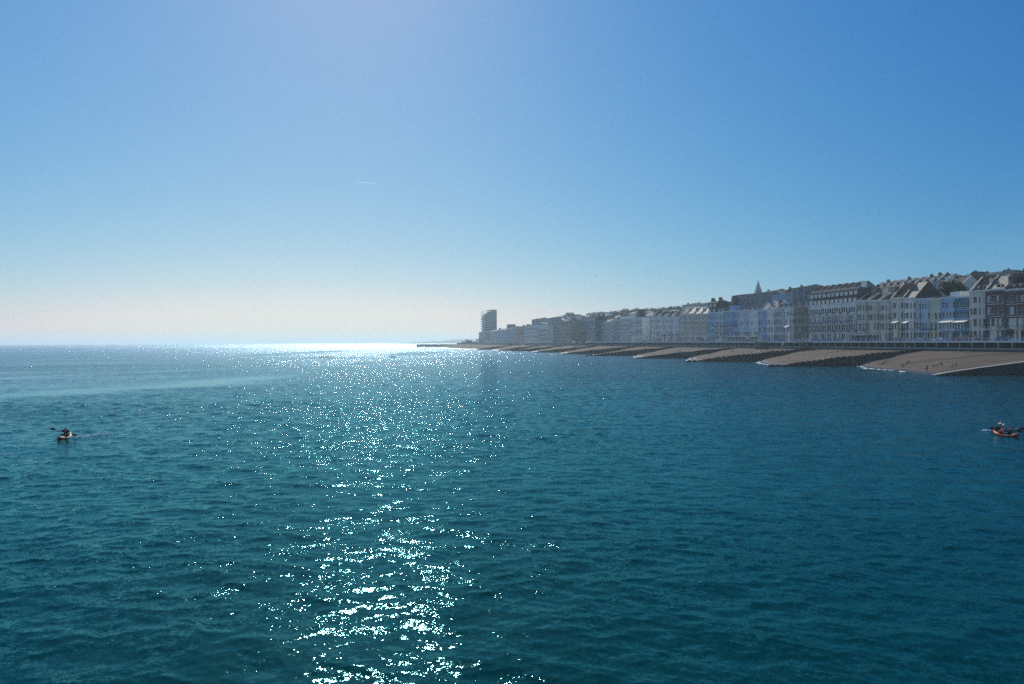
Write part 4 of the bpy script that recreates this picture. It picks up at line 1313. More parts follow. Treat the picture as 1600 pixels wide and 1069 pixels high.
sky_pts = [(868, 497), (880, 495), (892, 493), (905, 491), (916, 491), (930, 491), (948, 487), (960, 484), (972, 482.5), (985, 481), (1000, 482), (1012, 480), (1025, 478.5), (1038, 479), (1052, 477), (1062, 476)]
def sky_y(x):
    for (a, b), (c, d) in zip(sky_pts, sky_pts[1:]):
        if a <= x <= c: return b + (d - b) * (x - a) / (c - a)
    return 497 if x < 868 else 476
for i in range(46):
    x = 866 + i * 4.4
    tree(x + TR.uniform(-1.5, 1.5), sky_y(x) + TR.uniform(-1.2, 2.5), 340 + TR.uniform(-10, 25), 'hazy rounded tree, %s from the left in the line along the far skyline' % nth(i + 1), 'skyline trees', size=13)
xs_ = sorted(838 + TR.random() * 215 for _ in range(44))
for i in range(44):
    x = xs_[i]; D = TR.uniform(242, 325)
    y = 508 - (x - 838) * 0.045 - (D - 240) * 0.12
    tree(x, y + TR.uniform(-1, 3), D, 'hazy bushy tree between the far hillside houses, %s from the left' % nth(i + 1), 'trees between the far houses', size=TR.uniform(8, 12))
for i in range(22):
    x = 790 + i * 3.6
    y = 515 - (x - 786) * 0.225
    tree(x, y + TR.uniform(-1, 1.5), 285 + TR.uniform(-10, 30), 'faint tree on the slope right of the tower block, %s from the left' % nth(i + 1), 'trees on the slope by the tower block', size=12)
for i, (x, y, D, k) in enumerate(((1480, 436, 232, 0), (1486, 433, 234, 1), (1492, 437, 230, 0), (1499, 440, 232, 1))):
    tree(x, y, D, 'dark leafy tree by the plain pale gable wall, %s from the left' % nth(i + 1), 'dark trees by the pale gable wall', k, size=9)
for i in range(20):
    x = 1474 + i * 3.9
    tree(x, 427.5 + TR.uniform(-1, 3.5) - (1.5 if x < 1500 else 0), 300 + TR.uniform(-14, 22), 'olive green skyline bush behind the blue houses, %s from the left' % nth(i + 1), 'hilltop bushes behind the blue houses', 2 + i % 2, size=TR.uniform(4.5, 7))
for i in range(14):
    x = 1500 + i * 3.2
    tree(x, 436 + TR.uniform(-2, 4), 255 + TR.uniform(-10, 20), 'olive green slope bush behind the tall cream bay house, %s from the left' % nth(i + 1), 'bushes behind the tall cream bay house', 2 + i % 2, size=TR.uniform(5, 7))
tree(1562, 427, 290, 'big dark bush left of the small white hilltop building', None, 0, size=8)
tree(1578, 512, 210, 'small round street tree in front of the red brick house', None, 0, size=3.4)
for x, y, i in ((750, 527.5, 3), (746, 529, 2), (735, 531, 1)):
    tree(x, y, 176, 'faint tree on the low point left of the tower block, %s from the left' % nth(i), 'trees on the low point', size=6)

# ------------------------------------------------------------------ people
WORK = bpy.data.scenes.new('workbench')
def skin_mesh(name, J, E, mt, parent=None, sub=1):
    """J: list of (pos, radius); first joint is the root"""
    me = bpy.data.meshes.new(name)
    me.from_pydata([j[0] for j in J], E, [])
    o = bpy.data.objects.new(name, me); WORK.collection.objects.link(o)
    sk = o.modifiers.new('skin', 'SKIN'); sk.use_smooth_shade = True
    lay = me.skin_vertices[0].data
    for i, j in enumerate(J):
        r = j[1] if isinstance(j[1], tuple) else (j[1], j[1])
        lay[i].radius = r; lay[i].use_root = (i == 0)
    su = o.modifiers.new('sub', 'SUBSURF'); su.levels = sub; su.render_levels = sub
    with bpy.context.temp_override(scene=WORK, view_layer=WORK.view_layers[0]):
        dg = bpy.context.evaluated_depsgraph_get()
    m2 = bpy.data.meshes.new_from_object(o.evaluated_get(dg), depsgraph=dg)
    bpy.data.objects.remove(o)
    m2.materials.clear(); m2.materials.append(mt)
    m2.name = name
    n = bpy.data.objects.new(name, m2); COL.objects.link(n); n.parent = parent
    return n
SKIN = mat('skin', (0.30, 0.17, 0.12), 0.6, 0.06)
HAIR = mat('hair', (0.03, 0.02, 0.015), 0.6, 0.2)
CL = {k: mat('cloth_' + k, c, 0.85, 0.12) for k, c in dict(black=(0.012, 0.012, 0.015), navy=(0.02, 0.03, 0.08), red=(0.45, 0.03, 0.03), white=(0.75, 0.75, 0.73),
      pink=(0.65, 0.25, 0.30), blue=(0.06, 0.16, 0.42), grey=(0.18, 0.18, 0.19), tan=(0.35, 0.26, 0.17), yellow=(0.65, 0.45, 0.06)).items()}
def limbs(pose):
    """joint positions by name for a 1.72 m figure facing +y"""
    if pose == 'stand':
        P = dict(pel=(0, 0, .95), wai=(0, 0, 1.08), che=(0, .01, 1.30), nec=(0, 0, 1.47), hed=(0, .03, 1.60), top=(0, .02, 1.70),
                 sl=(-.18, 0, 1.41), el=(-.25, -.02, 1.14), hl=(-.26, .06, .90), fl=(-.26, .08, .80), sr=(.18, 0, 1.41), er=(.25, -.02, 1.14), hr=(.25, .08, .90), fr=(.25, .1, .80),
                 tl=(-.10, 0, .90), kl=(-.12, .02, .50), al=(-.13, -.02, .08), ol=(-.14, .14, .03), tr=(.10, 0, .90), kr=(.12, .02, .50), ar=(.13, -.02, .08), orr=(.14, .14, .03))
    elif pose == 'walk':
        P = dict(pel=(0, 0, .93), wai=(0, .01, 1.06), che=(0, .04, 1.28), nec=(0, .06, 1.45), hed=(0, .10, 1.58), top=(0, .09, 1.68),
                 sl=(-.18, .05, 1.39), el=(-.24, -.10, 1.14), hl=(-.22, -.02, .92), fl=(-.21, .03, .83), sr=(.18, .05, 1.39), er=(.24, .14, 1.15), hr=(.21, .34, 1.0), fr=(.2, .41, .95),
                 tl=(-.10, 0, .88), kl=(-.11, .22, .52), al=(-.11, .28, .10), ol=(-.11, .44, .06), tr=(.10, 0, .88), kr=(.11, -.06, .48), ar=(.11, -.32, .14), orr=(.11, -.20, .04))
    elif pose == 'sit':
        P = dict(pel=(0, 0, .14), wai=(0, -.02, .27), che=(0, .03, .50), nec=(0, .09, .66), hed=(0, .14, .79), top=(0, .13, .89),
                 sl=(-.18, .07, .60), el=(-.27, .18, .36), hl=(-.18, .40, .34), fl=(-.12, .46, .34), sr=(.18, .07, .60), er=(.27, .16, .36), hr=(.18, .38, .34), fr=(.12, .45, .34),
                 tl=(-.10, .04, .13), kl=(-.15, .44, .42), al=(-.14, .62, .08), ol=(-.14, .76, .04), tr=(.10, .04, .13), kr=(.16, .42, .38), ar=(.15, .66, .08), orr=(.16, .80, .04))
    elif pose == 'lie':
        P = dict(pel=(0, 0, .12), wai=(0, -.14, .12), che=(0, -.36, .15), nec=(0, -.53, .17), hed=(0, -.66, .19), top=(0, -.76, .20),
                 sl=(-.18, -.46, .13), el=(-.34, -.28, .08), hl=(-.30, -.02, .07), fl=(-.28, .07, .06), sr=(.18, -.46, .13), er=(.34, -.60, .08), hr=(.22, -.80, .08), fr=(.16, -.86, .08),
                 tl=(-.10, .05, .11), kl=(-.13, .46, .30), al=(-.13, .82, .08), ol=(-.13, .88, .14), tr=(.10, .05, .11), kr=(.12, .48, .11), ar=(.13, .90, .08), orr=(.14, .95, .18))
    else:   # paddle, feet forward in the kayak; dx tilts the grip
        P = dict(pel=(0, 0, .12), wai=(0, -.02, .26), che=(0, .02, .48), nec=(0, .06, .64), hed=(0, .10, .77), top=(0, .09, .87),
                 sl=(-.19, .05, .58), el=(-.36, .20, .36), hl=(-.36, .42, .34), fl=(-.36, .47, .35), sr=(.19, .05, .58), er=(.38, .22, .46), hr=(.37, .42, .58), fr=(.37, .47, .60),
                 tl=(-.10, .04, .12), kl=(-.17, .46, .26), al=(-.13, .84, .10), ol=(-.14, .92, .19), tr=(.10, .04, .12), kr=(.17, .46, .26), ar=(.13, .84, .10), orr=(.14, .92, .19))
    return P
def body(pose, parent, fingers=False):
    P = limbs(pose); V = lambda k: P[k]
    names = ['pel', 'wai', 'che', 'nec', 'hed', 'top', 'sl', 'el', 'hl', 'fl', 'sr', 'er', 'hr', 'fr', 'tl', 'kl', 'al', 'ol', 'tr', 'kr', 'ar', 'orr']
    rad = dict(pel=(.15, .11), wai=(.13, .10), che=(.16, .11), nec=.055, hed=(.085, .105), top=.06, sl=.06, el=.045, hl=.032, fl=.03, sr=.06, er=.045, hr=.032, fr=.03,
               tl=.09, kl=.06, al=.04, ol=.03, tr=.09, kr=.06, ar=.04, orr=.03)
    J = [(V(n), rad[n]) for n in names]; ix = {n: i for i, n in enumerate(names)}
    E = [('pel', 'wai'), ('wai', 'che'), ('che', 'nec'), ('nec', 'hed'), ('hed', 'top'), ('che', 'sl'), ('sl', 'el'), ('el', 'hl'), ('hl', 'fl'), ('che', 'sr'), ('sr', 'er'), ('er', 'hr'), ('hr', 'fr'),
         ('pel', 'tl'), ('tl', 'kl'), ('kl', 'al'), ('al', 'ol'), ('pel', 'tr'), ('tr', 'kr'), ('kr', 'ar'), ('ar', 'orr')]
    E = [(ix[a], ix[b]) for a, b in E]
    if fingers:
        for side, h, f in ((-1, 'hl', 'fl'), (1, 'hr', 'fr')):
            c = Vector(V(f)); d = (c - Vector(V(h))).normalized()
            for k in range(4):
                off = Vector((side * (k - 1.5) * .022, 0, 0))
                a = len(J); J.append((tuple(c + off + d * .045), .009)); J.append((tuple(c + off + d * .055 + Vector((0, 0, -.035))), .008)); E += [(ix[f], a), (a, a + 1)]
            a = len(J); J.append((tuple(c - Vector((side * .045, 0, .01)) + d * .0), .010)); J.append((tuple(c - Vector((side * .05, 0, .035)) + d * .03), .009)); E += [(ix[f], a), (a, a + 1)]
    o = skin_mesh('body', J, E, SKIN, parent)
    nose = None
    return o, P
def clothes(P, parent, top, bottom, vest=None):
    o1 = skin_mesh('shirt', [(P['wai'], (.155, .125)), (P['che'], (.185, .135)), (tuple((Vector(P['che']) * .35 + Vector(P['nec']) * .65)), .075), (P['sl'], .08), (tuple((Vector(P['el']) * .9 + Vector(P['sl']) * .1)), .062),
                             (P['sr'], .08), (tuple((Vector(P['er']) * .9 + Vector(P['sr']) * .1)), .062)], [(0, 1), (1, 2), (1, 3), (3, 4), (1, 5), (5, 6)], top, parent)
    m = lambda a, b, t: tuple(Vector(P[a]) * (1 - t) + Vector(P[b]) * t)
    o2 = skin_mesh('trousers', [(P['pel'], (.17, .13)), (P['tl'], .105), (P['kl'], .075), (m('kl', 'al', .8), .055), (P['tr'], .105), (P['kr'], .075), (m('kr', 'ar', .8), .055), (m('pel', 'wai', .7), (.15, .12))],
                   [(0, 7), (0, 1), (1, 2), (2, 3), (0, 4), (4, 5), (5, 6)], bottom, parent)
    h = Vector(P['hed']); t = Vector(P['top']); up = (t - h).normalized()
    back = Vector((0, -.035, 0)) if up.z > .5 else Vector((0, 0, -.02))
    o3 = skin_mesh('hair', [(tuple(h + back + up * .02), .098), (tuple(t + back * .6 + up * .005), .075)], [(0, 1)], HAIR, parent)
    if vest is not None:
        skin_mesh('life_jacket', [(m('wai', 'che', .15), (.19, .16)), (P['che'], (.215, .17)), (m('che', 'nec', .45), (.15, .12))], [(0, 1), (1, 2)], vest, parent)
PROTO = {}
def person(loc, rz, pose, top, bottom, label, group=None, scale=1.0, fingers=False, vest=None):
    key = (pose, top, bottom, fingers, vest)
    e = empty('person', loc, rz); e.scale = (scale,) * 3; tag(e, label, 'person', group)
    if key not in PROTO:
        t = empty('person_source'); b, P = body(pose, t, fingers); clothes(P, t, CL[top], CL[bottom], CL[vest] if vest else None)
        PROTO[key] = [(c.name.split('.')[0], c.data) for c in t.children]
        for c in list(t.children): bpy.data.objects.remove(c)
        bpy.data.objects.remove(t)
    for n, me in PROTO[key]: link_copy(me, n, e)
    return e
def on_beach(x, y):
    """the point of the beach that the photograph shows at this place"""
    r = (x - 800) / F
    best = None
    for i in range(400):
        D = 120 + i * 0.17; s = s_at(x, D)
        z = max(beach_z(s, D), 0.0)
        yy = hor(x) - (z - H) * F / depth(s, D)
        if best is None or abs(yy - y) < best[0]: best = (abs(yy - y), s, D, z)
    return pt(best[1], best[2], best[3])
BP = [  # x, y, pose, top, bottom, turn, label
    (1281, 566, 'sit', 'black', 'navy', 2.0, 'person in dark clothes sitting alone behind the stepped timber groyne'),
    (1234, 560, 'lie', 'tan', 'grey', 1.0, 'person lying on the shingle below the kiosk tower nearest the scaffolded house'),
    (1256, 555, 'sit', 'white', 'tan', 1.5, 'person in a white top sitting high on the shingle under the scaffolded house'),
    (1334, 571, 'stand', 'white', 'grey', 0.4, 'person in a white top standing at the waterline by the stepped groyne'),
    (1358, 571, 'stand', 'black', 'navy', 2.4, 'person in dark clothes standing alone at the waterline left of the seated trio'),
    (1377, 569, 'lie', 'black', 'black', 0.7, 'person in black lying at the left end of the seated trio'),
    (1381, 569, 'sit', 'navy', 'black', 0.9, 'person in navy sitting in the middle of the seated trio'),
    (1385, 567, 'sit', 'black', 'grey', 1.2, 'person in black sitting at the right end of the seated trio'),
    (1411, 573, 'sit', 'black', 'black', 0.5, 'person in black crouched nearest the water below the pale couple'),
    (1416, 570, 'sit', 'grey', 'tan', 1.7, 'person in grey sitting beside the one in a red top'),
    (1420, 567.5, 'sit', 'red', 'black', 2.1, 'person in a red top sitting up the slope from the crouched one'),
    (1448, 580, 'stand', 'black', 'black', 0.2, 'dark figure standing alone at the water edge near the long smooth groyne'),
    (1461, 572, 'lie', 'grey', 'navy', 1.1, 'person in grey lying on the open shingle, left of two sitting friends'),
    (1465, 571, 'sit', 'white', 'grey', 2.3, 'person in a white top sitting between a lying and a dark clothed friend'),
    (1470, 570, 'sit', 'navy', 'black', 2.9, 'person in navy sitting at the right of the group on the open shingle'),
    (1483, 573, 'lie', 'white', 'white', 0.8, 'person in white lying on the shingle nearest the long smooth groyne'),
    (1488, 572.5, 'sit', 'white', 'grey', 1.9, 'person in a white top and grey trousers sitting nearest the long smooth groyne'),
    (1493, 572, 'sit', 'black', 'tan', 2.6, 'person in black with tan trousers sitting right of two in white'),
    (1060, 553, 'stand', 'red', 'black', 2.2, 'distant person in a red top standing above the smooth pale edged groyne'),
    (1063.5, 552.5, 'stand', 'black', 'black', 1.2, 'distant person in black beside the one in a red top'),
    (1035, 554, 'sit', 'black', 'navy', 1.2, 'distant dark seated figure on the fourth stretch of shingle'),
    (1040, 553, 'lie', 'grey', 'navy', 0.3, 'distant figure lying on the fourth stretch of shingle'),
    (1110, 557, 'stand', 'black', 'navy', 1.2, 'person in dark clothes standing left of the beached craft'),
    (1145, 551, 'stand', 'grey', 'navy', 0.3, 'person in grey standing above the beached craft'),
    (1411, 546, 'walk', 'blue', 'navy', 1.7, 'person in blue walking at the foot of the sea wall'),
    (1421, 545, 'walk', 'white', 'blue', 1.7, 'person in a white top and blue trousers at the foot of the sea wall'),
]
for x, y, pose, a, b, t, l in BP:
    person(on_beach(x, y), t, pose, a, b, l)
# promenade walkers
WR = random.Random(8)
cols = ['red', 'black', 'pink', 'navy', 'white', 'blue', 'grey', 'tan', 'red', 'black']
for i, x in enumerate([1419, 1424, 1446, 1448, 1466, 1497, 1499, 1502, 1504, 1508, 1511, 1515, 1523, 1526, 1529, 1533, 1362, 1330, 1303, 1262, 1225, 1180]):
    D = 189.6 + WR.random() * 4.5; s = s_at(x, D)
    c = cols[i % len(cols)]
    c2 = ['black', 'navy', 'grey', 'tan'][(i // 3) % 4]
    person(pt(s, D, 8.19), THETA + R(-90) + (math.pi if i % 2 else 0), 'walk' if i % 3 else 'stand', c, c2,
           'person in %s and %s trousers, %s on the promenade %s' % (c, c2, nth(i + 1), ('near the red brick houses' if x > 1540 else 'below the blue houses' if x > 1470 else 'below the pale roofed bow house' if x > 1400 else 'in front of the mansard hotel' if x > 1264 else 'near the stair towers')),
           'people on the upper promenade')

# swimmers
def swimmer(x, y, label):
    Y = H * F / (y - hor(x)); X = (x - 800) / F * Y
    e = empty('person', (X, Y, -1.43)); tag(e, label, 'person', 'swimmers off the beach')
    if ('swim',) not in PROTO:
        t = empty('person_source'); b, P = body('stand', t); PROTO[('swim',)] = [(c.name.split('.')[0], c.data) for c in t.children]
        h = skin_mesh('hair', [((0, -.01, 1.60), .115), ((0, 0.0, 1.70), .085)], [(0, 1)], HAIR, t); PROTO[('swim',)].append(('hair', h.data))
        for c in list(t.children): bpy.data.objects.remove(c)
        bpy.data.objects.remove(t)
    for n, me in PROTO[('swim',)]: link_copy(me, n, e)
for x, y, l in ((1271, 581, 'swimmer whose dark head shows left of two others off the stepped groyne'), (1277, 581.2, 'swimmer whose dark head shows between two others off the stepped groyne'),
                (1287, 581.5, 'swimmer whose dark head shows right of two others off the stepped groyne'), (1357, 579, 'bather close to the shingle, left one of two'),
                (1369, 578.5, 'bather close to the shingle, right one of two'), (1089, 583, 'lone swimmer farther out left of the beached craft')):
    swimmer(x, y, l)

# ------------------------------------------------------------------ kayaks
def kayak_mat(name, c): return mat('hull_' + name, c, 0.5, 0.08, 2.0, spec=0.3)
def hull(L, B, mt, parent, rise=0.22):
    secs = []
    n = 17; ring = 12
    mb = MB()
    for i in range(n):
        t = -1 + 2 * i / (n - 1)
        w = B / 2 * max(0.03, (1 - abs(t) ** 2.6)); keel = -0.08 * (1 - abs(t) ** 4) + 0.5 * rise * abs(t) ** 3
        deck = 0.24 + rise * abs(t) ** 2.4 * 0.55 + (0.03 if abs(t) > .75 else 0)
        well = 0.12 if abs(t - (-0.1)) < 0.42 else 0.0
        for k in range(ring):
            a = 2 * math.pi * k / ring
            ca, sa = math.cos(a), math.sin(a)
            x = w * ca * (1.0 if sa < 0.3 else 0.92); z = (keel + deck) / 2 + (deck - keel) / 2 * sa
            if sa > 0.8: z -= well
            elif sa > 0.45: z -= well * 0.5
            mb.v.append((x, t * L / 2, z))
    for i in range(n - 1):
        for k in range(ring):
            a = i * ring + k; b = i * ring + (k + 1) % ring
            mb.f.append((a, b, b + ring, a + ring)); mb.m.append(0)
    mb.f.append(tuple(reversed(range(ring)))); mb.m.append(0); mb.f.append(tuple(range((n - 1) * ring, n * ring))); mb.m.append(0)
    return mb.build('hull', mt, parent, True)
def kayak(loc, rz, L, B, mt, label, group=None, seat=True, name='kayak', parts=True):
    e = empty(name, loc, rz); tag(e, label, 'kayak', group)
    hull(L, B, mt, e)
    if parts:
        st = MB(); st.profile_x([(-0.32, 0.12), (-0.42, 0.42), (-0.37, 0.43), (-0.24, 0.12)], -0.2, 0.2); st.build('seat_back', CL['black'], e)
        for y in (L * 0.42, -L * 0.42):
            h = MB(); h.tube((0, y, .40), (0.0, y + .12, .40), .02, n=5); h.box(-.02, .02, y - .01, y + .02, .24, .40); h.build('grab_handle', CL['black'], e)
        hc = MB(); hc.tube((0, L * .27, .22), (0, L * .27, .27), .13, .12, 10); hc.build('hatch', CL['black'], e)
    return e
def paddle(a, b, label, blade_mat, group=None):
    a = Vector(a); b = Vector(b); d = (b - a).normalized(); mid = (a + b) / 2
    e = empty('paddle', mid); tag(e, label, 'paddle', group)
    s = MB(); s.tube(a + d * .35 - mid, b - d * .35 - mid, .022, n=6); s.build('shaft', CL['black'], e)
    for p, q, tw in ((a, d, 0.3), (b, -d, -0.3)):
        bl = MB(); up = Vector((0, 0, 1)); side = d.cross(Vector((0, 1, 0))).normalized()
        side = (side + Vector((0, tw, 0))).normalized()
        vs = []; prof = [(0, .02), (.06, .085), (.22, .10), (.38, .05), (.44, .022)]
        nn = d.cross(side).normalized() * .009
        for off in (nn, -nn):
            for t, w in prof: vs.append(p + q * t + side * w + off - mid)
            for t, w in reversed(prof): vs.append(p + q * t - side * w + off - mid)
        m_ = len(prof) * 2
        fs = [tuple(range(m_)), tuple(reversed(range(m_, 2 * m_)))] + [(i, (i + 1) % m_, m_ + (i + 1) % m_, m_ + i) for i in range(m_)]
        bl.add(vs, fs); bl.build('blade', blade_mat, e)
    return e
def at_sea(x, y):
    Y = H * F / (y - hor(x)); return Vector(((x - 800) / F * Y, Y, 0))
# left kayak, bow toward lower left
kp = at_sea(100.5, 684.5)
hd = math.atan2(-3.0, 0.82) - math.pi / 2          # heading of local +y
kayak(kp + Vector((0, 0, -0.02)), hd, 3.3, 0.76, kayak_mat('dark_red', (0.10, 0.012, 0.012)), 'dark red sit on top kayak with a paddler in black, at the far left')
fw = Vector((math.cos(hd + math.pi / 2), math.sin(hd + math.pi / 2), 0)); rt = Vector((fw.y, -fw.x, 0))
seatp = kp - fw * 0.25 + Vector((0, 0, 0.10))
person(seatp, hd, 'paddle', 'black', 'black', 'paddler in black with a raised paddle in the dark red kayak at the far left', fingers=True, vest='black')
gl = seatp + fw * .47 - rt * .36 + Vector((0, 0, .34)); gr = seatp + fw * .47 + rt * .36 + Vector((0, 0, .59))
dd = (gr - gl).normalized(); mid = (gl + gr) / 2
paddle(mid - dd * 1.1, mid + dd * 1.1, 'black bladed paddle held by the paddler at the far left', CL['black'])
# right hand pair
kb = at_sea(1573, 673)
hb = math.pi / 2
kayak(kb + Vector((0, 0, -0.02)), hb, 3.25, 0.72, kayak_mat('black', (0.012, 0.014, 0.03)), 'long black kayak with raised pointed ends at the right edge, behind the red one')
fw = Vector((math.cos(hb + math.pi / 2), math.sin(hb + math.pi / 2), 0)); rt = Vector((fw.y, -fw.x, 0))
seatb = kb + fw * 0.42 + Vector((0, 0, 0.10))
person(seatb, hb, 'paddle', 'white', 'black', 'paddler with white sleeves in the black kayak at the right edge', fingers=True, vest='black')
gl = seatb + fw * .47 - rt * .36 + Vector((0, 0, .34)); gr = seatb + fw * .47 + rt * .36 + Vector((0, 0, .59))
dd = (gr - gl).normalized(); mid = (gl + gr) / 2
paddle(mid - dd * 1.1, mid + dd * 1.1, 'black paddle held by the paddler in the black kayak at the right edge', CL['black'])
kr = at_sea(1571, 680.5)
kayak(kr + Vector((0, 0, -0.02)), R(14), 2.5, 0.78, kayak_mat('red', (0.24, 0.015, 0.015)), 'bright red kayak floating in front of the black one at the right edge')
hr_ = R(14)
fw = Vector((math.cos(hr_ + math.pi / 2), math.sin(hr_ + math.pi / 2), 0))
person(kr + fw * 0.25 + Vector((0, 0, .05)), hr_, 'sit', 'pink', 'black', 'figure in pink and black sitting low in the bright red kayak', fingers=False, scale=0.78)
for i, (x, y, t) in enumerate(((502.5, 558.5, 'left'), (513.5, 558, 'right'))):
    p = at_sea(x, y); kayak(p, 1.3 + i * .3, 3.4, .8, CL['black'], 'tiny dark kayak in the far glitter, %s one of the left pair' % t, 'kayaks far out in the glitter', parts=False)
    person(p + Vector((0, 0, .06)), 1.3 + i * .3, 'paddle', 'black', 'black', 'tiny silhouetted paddler in the %s kayak of the left far pair' % t)
for i, (x, y, t) in enumerate(((612, 558.5, 'left'), (617, 558, 'right'))):
    p = at_sea(x, y); kayak(p, 1.6 + i * .4, 3.4, .8, CL['black'], 'tiny dark kayak in the far glitter, %s one of the right pair' % t, 'kayaks far out in the glitter', parts=False)
    person(p + Vector((0, 0, .06)), 1.6 + i * .4, 'paddle', 'black', 'black', 'tiny silhouetted paddler in the %s kayak of the right far pair' % t)

def splash(c, dirv, n, spread, L, label):
    r = random.Random(n); mb = MB()
    for i in range(n):
        t = r.random(); p = Vector(c) + Vector(dirv) * t * L + Vector((r.gauss(0, spread), r.gauss(0, spread), 0))
        w = r.uniform(.03, .10) * (1.2 - t); z = .05 + r.random() * .05
        k = 6; vs = [(p.x + w * 1.7 * math.cos(6.283 * j / k) * r.uniform(.7, 1.2), p.y + w * math.sin(6.283 * j / k), 0.02) for j in range(k)] + [(p.x, p.y, z + .05)]
        mb.add(vs, [(j, (j + 1) % k, k) for j in range(k)])
    tag(mb.build('splash', mat('spray', (0.8, 0.82, 0.82), 0.4, 0.02)), label, 'splash', kind='stuff')
splash(kp + Vector((0.5, 0.3, 0)), (0.65, 0.9, 0), 120, .55, 3.2, 'white spray and wake around the kayak at the far left')
splash(kb + Vector((-1.8, 0, 0)), (-1, -.1, 0), 16, .14, .8, 'small white ripple ahead of the black kayak')
splash(kr + Vector((0.0, -.5, 0)), (.6, -.2, 0), 14, .14, .9, 'small white ripple beside the red kayak')

# craft pulled up on the shingle
BR = random.Random(4)
for i, (x, y, c, l) in enumerate(((1119, 559, 'black', 'black canoe drawn up at the left end of the beached craft'), (1123, 558, 'navy', 'navy canoe second from the left among the beached craft'), (1127, 557.5, 'white', 'white canoe in the middle of the beached craft'),
                       (1131, 557, 'red', 'red canoe right of the white one among the beached craft'), (1137, 556.5, 'red', 'second red canoe lying flat among the beached craft'), (1143, 556, 'pink', 'pinkish red canoe at the right end of the beached craft'),
                       (1176, 553.5, 'yellow', 'yellow board lowest along the top of the stepped groyne below the spire'), (1184, 552.5, 'white', 'cream board second along the top of the stepped groyne below the spire'),
                       (1192, 551.5, 'yellow', 'yellow board third along the top of the stepped groyne below the spire'), (1201, 549.5, 'red', 'orange red boat highest along the stepped groyne below the spire'))):
    p = on_beach(x, y)
    if i > 5: p.z += 0.5
    kayak(p + Vector((0, 0, .1)), THETA + (R(60) if i <= 5 else R(8)) + BR.uniform(-.3, .3), 3.6 if i < 9 else 5.0, .85 if i < 9 else 1.3, kayak_mat('beach_' + c, dict(black=(.015, .015, .018), navy=(.02, .03, .09), white=(.7, .68, .6), red=(.5, .05, .03), pink=(.5, .15, .15), yellow=(.65, .42, .12))[c]), l, 'craft pulled up on the beach', parts=False, name='beached_craft')
def mast_flag(x, y, c, label, h=4.2):
    p = on_beach(x, y); e = empty('flag_pole', p, THETA); tag(e, label, 'flag')
    m_ = MB(); m_.tube((0, 0, -.2), (0, 0, h), .045, .03, 6); m_.build('pole', M['trim'], e)
    f = MB(); n = 8
    for i in range(n + 1):
        f.v += [(-1.3 * i / n, .12 * math.sin(i * 1.1), h - .05), (-1.3 * i / n, .12 * math.sin(i * 1.1 + .4), h - 1.2)]
        if i: a = 2 * i; f.f.append((a - 2, a - 1, a + 1, a)); f.m.append(0)
    f.build('cloth', CL[c], e)
mast_flag(1137.5, 554, 'red', 'red flag on a short pole above the beached craft')
mast_flag(1222, 546, 'white', 'slim white flag pole at the top of the shingle under the grey bay house', 3.2)

# ------------------------------------------------------------------ vehicles
PAINT = {k: mat('car_paint_' + k, c, 0.28, 0.03, spec=0.6) for k, c in dict(white=(.75, .75, .75), silver=(.42, .43, .44), black=(.015, .015, .018), blue=(.03, .07, .22), red=(.40, .02, .03), grey=(.12, .125, .13)).items()}
RUB = mat('tyre_rubber', (.02, .02, .02), .85, .1)
def car_proto(kind, paint):
    t = empty('parked_car'); W = .88
    if kind == 'car':
        prof = [(-2.15, .32), (2.15, .32), (2.18, .62), (2.0, .82), (1.05, .93), (.45, 1.40), (-1.15, 1.44), (-1.75, .98), (-2.12, .90)]
        gp = [(1.0, .96), (.47, 1.36), (-1.12, 1.39), (-1.62, .98)]
    else:
        prof = [(-2.5, .35), (2.5, .35), (2.5, .9), (2.2, 1.15), (1.55, 1.35), (1.05, 2.05), (-2.4, 2.1), (-2.5, 1.9)]
        gp = [(1.5, 1.33), (1.06, 1.95), (.2, 1.97), (.2, 1.33)]
    b = MB(); b.profile_y([(x, z) for x, z in prof], -W, W); o = b.build('body', PAINT[paint], t)
    g = MB(); g.profile_y(gp, -W - .012, W + .012); g.build('window', M['glass'], t)
    if kind == 'car':
        ws = MB(); ws.quad((1.06, -.75, .945), (1.06, .75, .945), (.47, .68, 1.39), (.47, -.68, 1.39)); ws.build('windscreen', M['glass'], t)
    for x in ((1.35, -1.35) if kind == 'car' else (1.6, -1.6)):
        for y in (-W + .08, W - .08):
            w = MB(); w.tube((x, y - .12 , .32), (x, y + .12, .32), .32, n=14); ww = w.build('wheel', RUB, t)
            h = MB(); h.tube((x, y - .13, .32), (x, y + .13, .32), .19, n=10); h.build('rim', PAINT['silver'], ww)
    for y in (-.62, .62):
        l = MB(); l.box(prof[2][0] - .06, prof[2][0] + .012, y - .16, y + .16, .60, .76); l.build('headlight', M['curtain'], t)
    return t
CP = {}
def vehicle(kind, paint, s, D, z, label, group, turn=0.0):
    key = (kind, paint)
    if key not in CP:
        CP[key] = car_proto(kind, paint); o = CP[key]
    else: o = copy_tree(CP[key])
    o.name = 'parked_car' if kind == 'car' else 'parked_van'
    o.location = pt(s, D, z); o.rotation_euler = (0, 0, THETA + turn); tag(o, label, 'car' if kind == 'car' else 'van', group)
VR = random.Random(12)
s = 146.0; n_ = 0
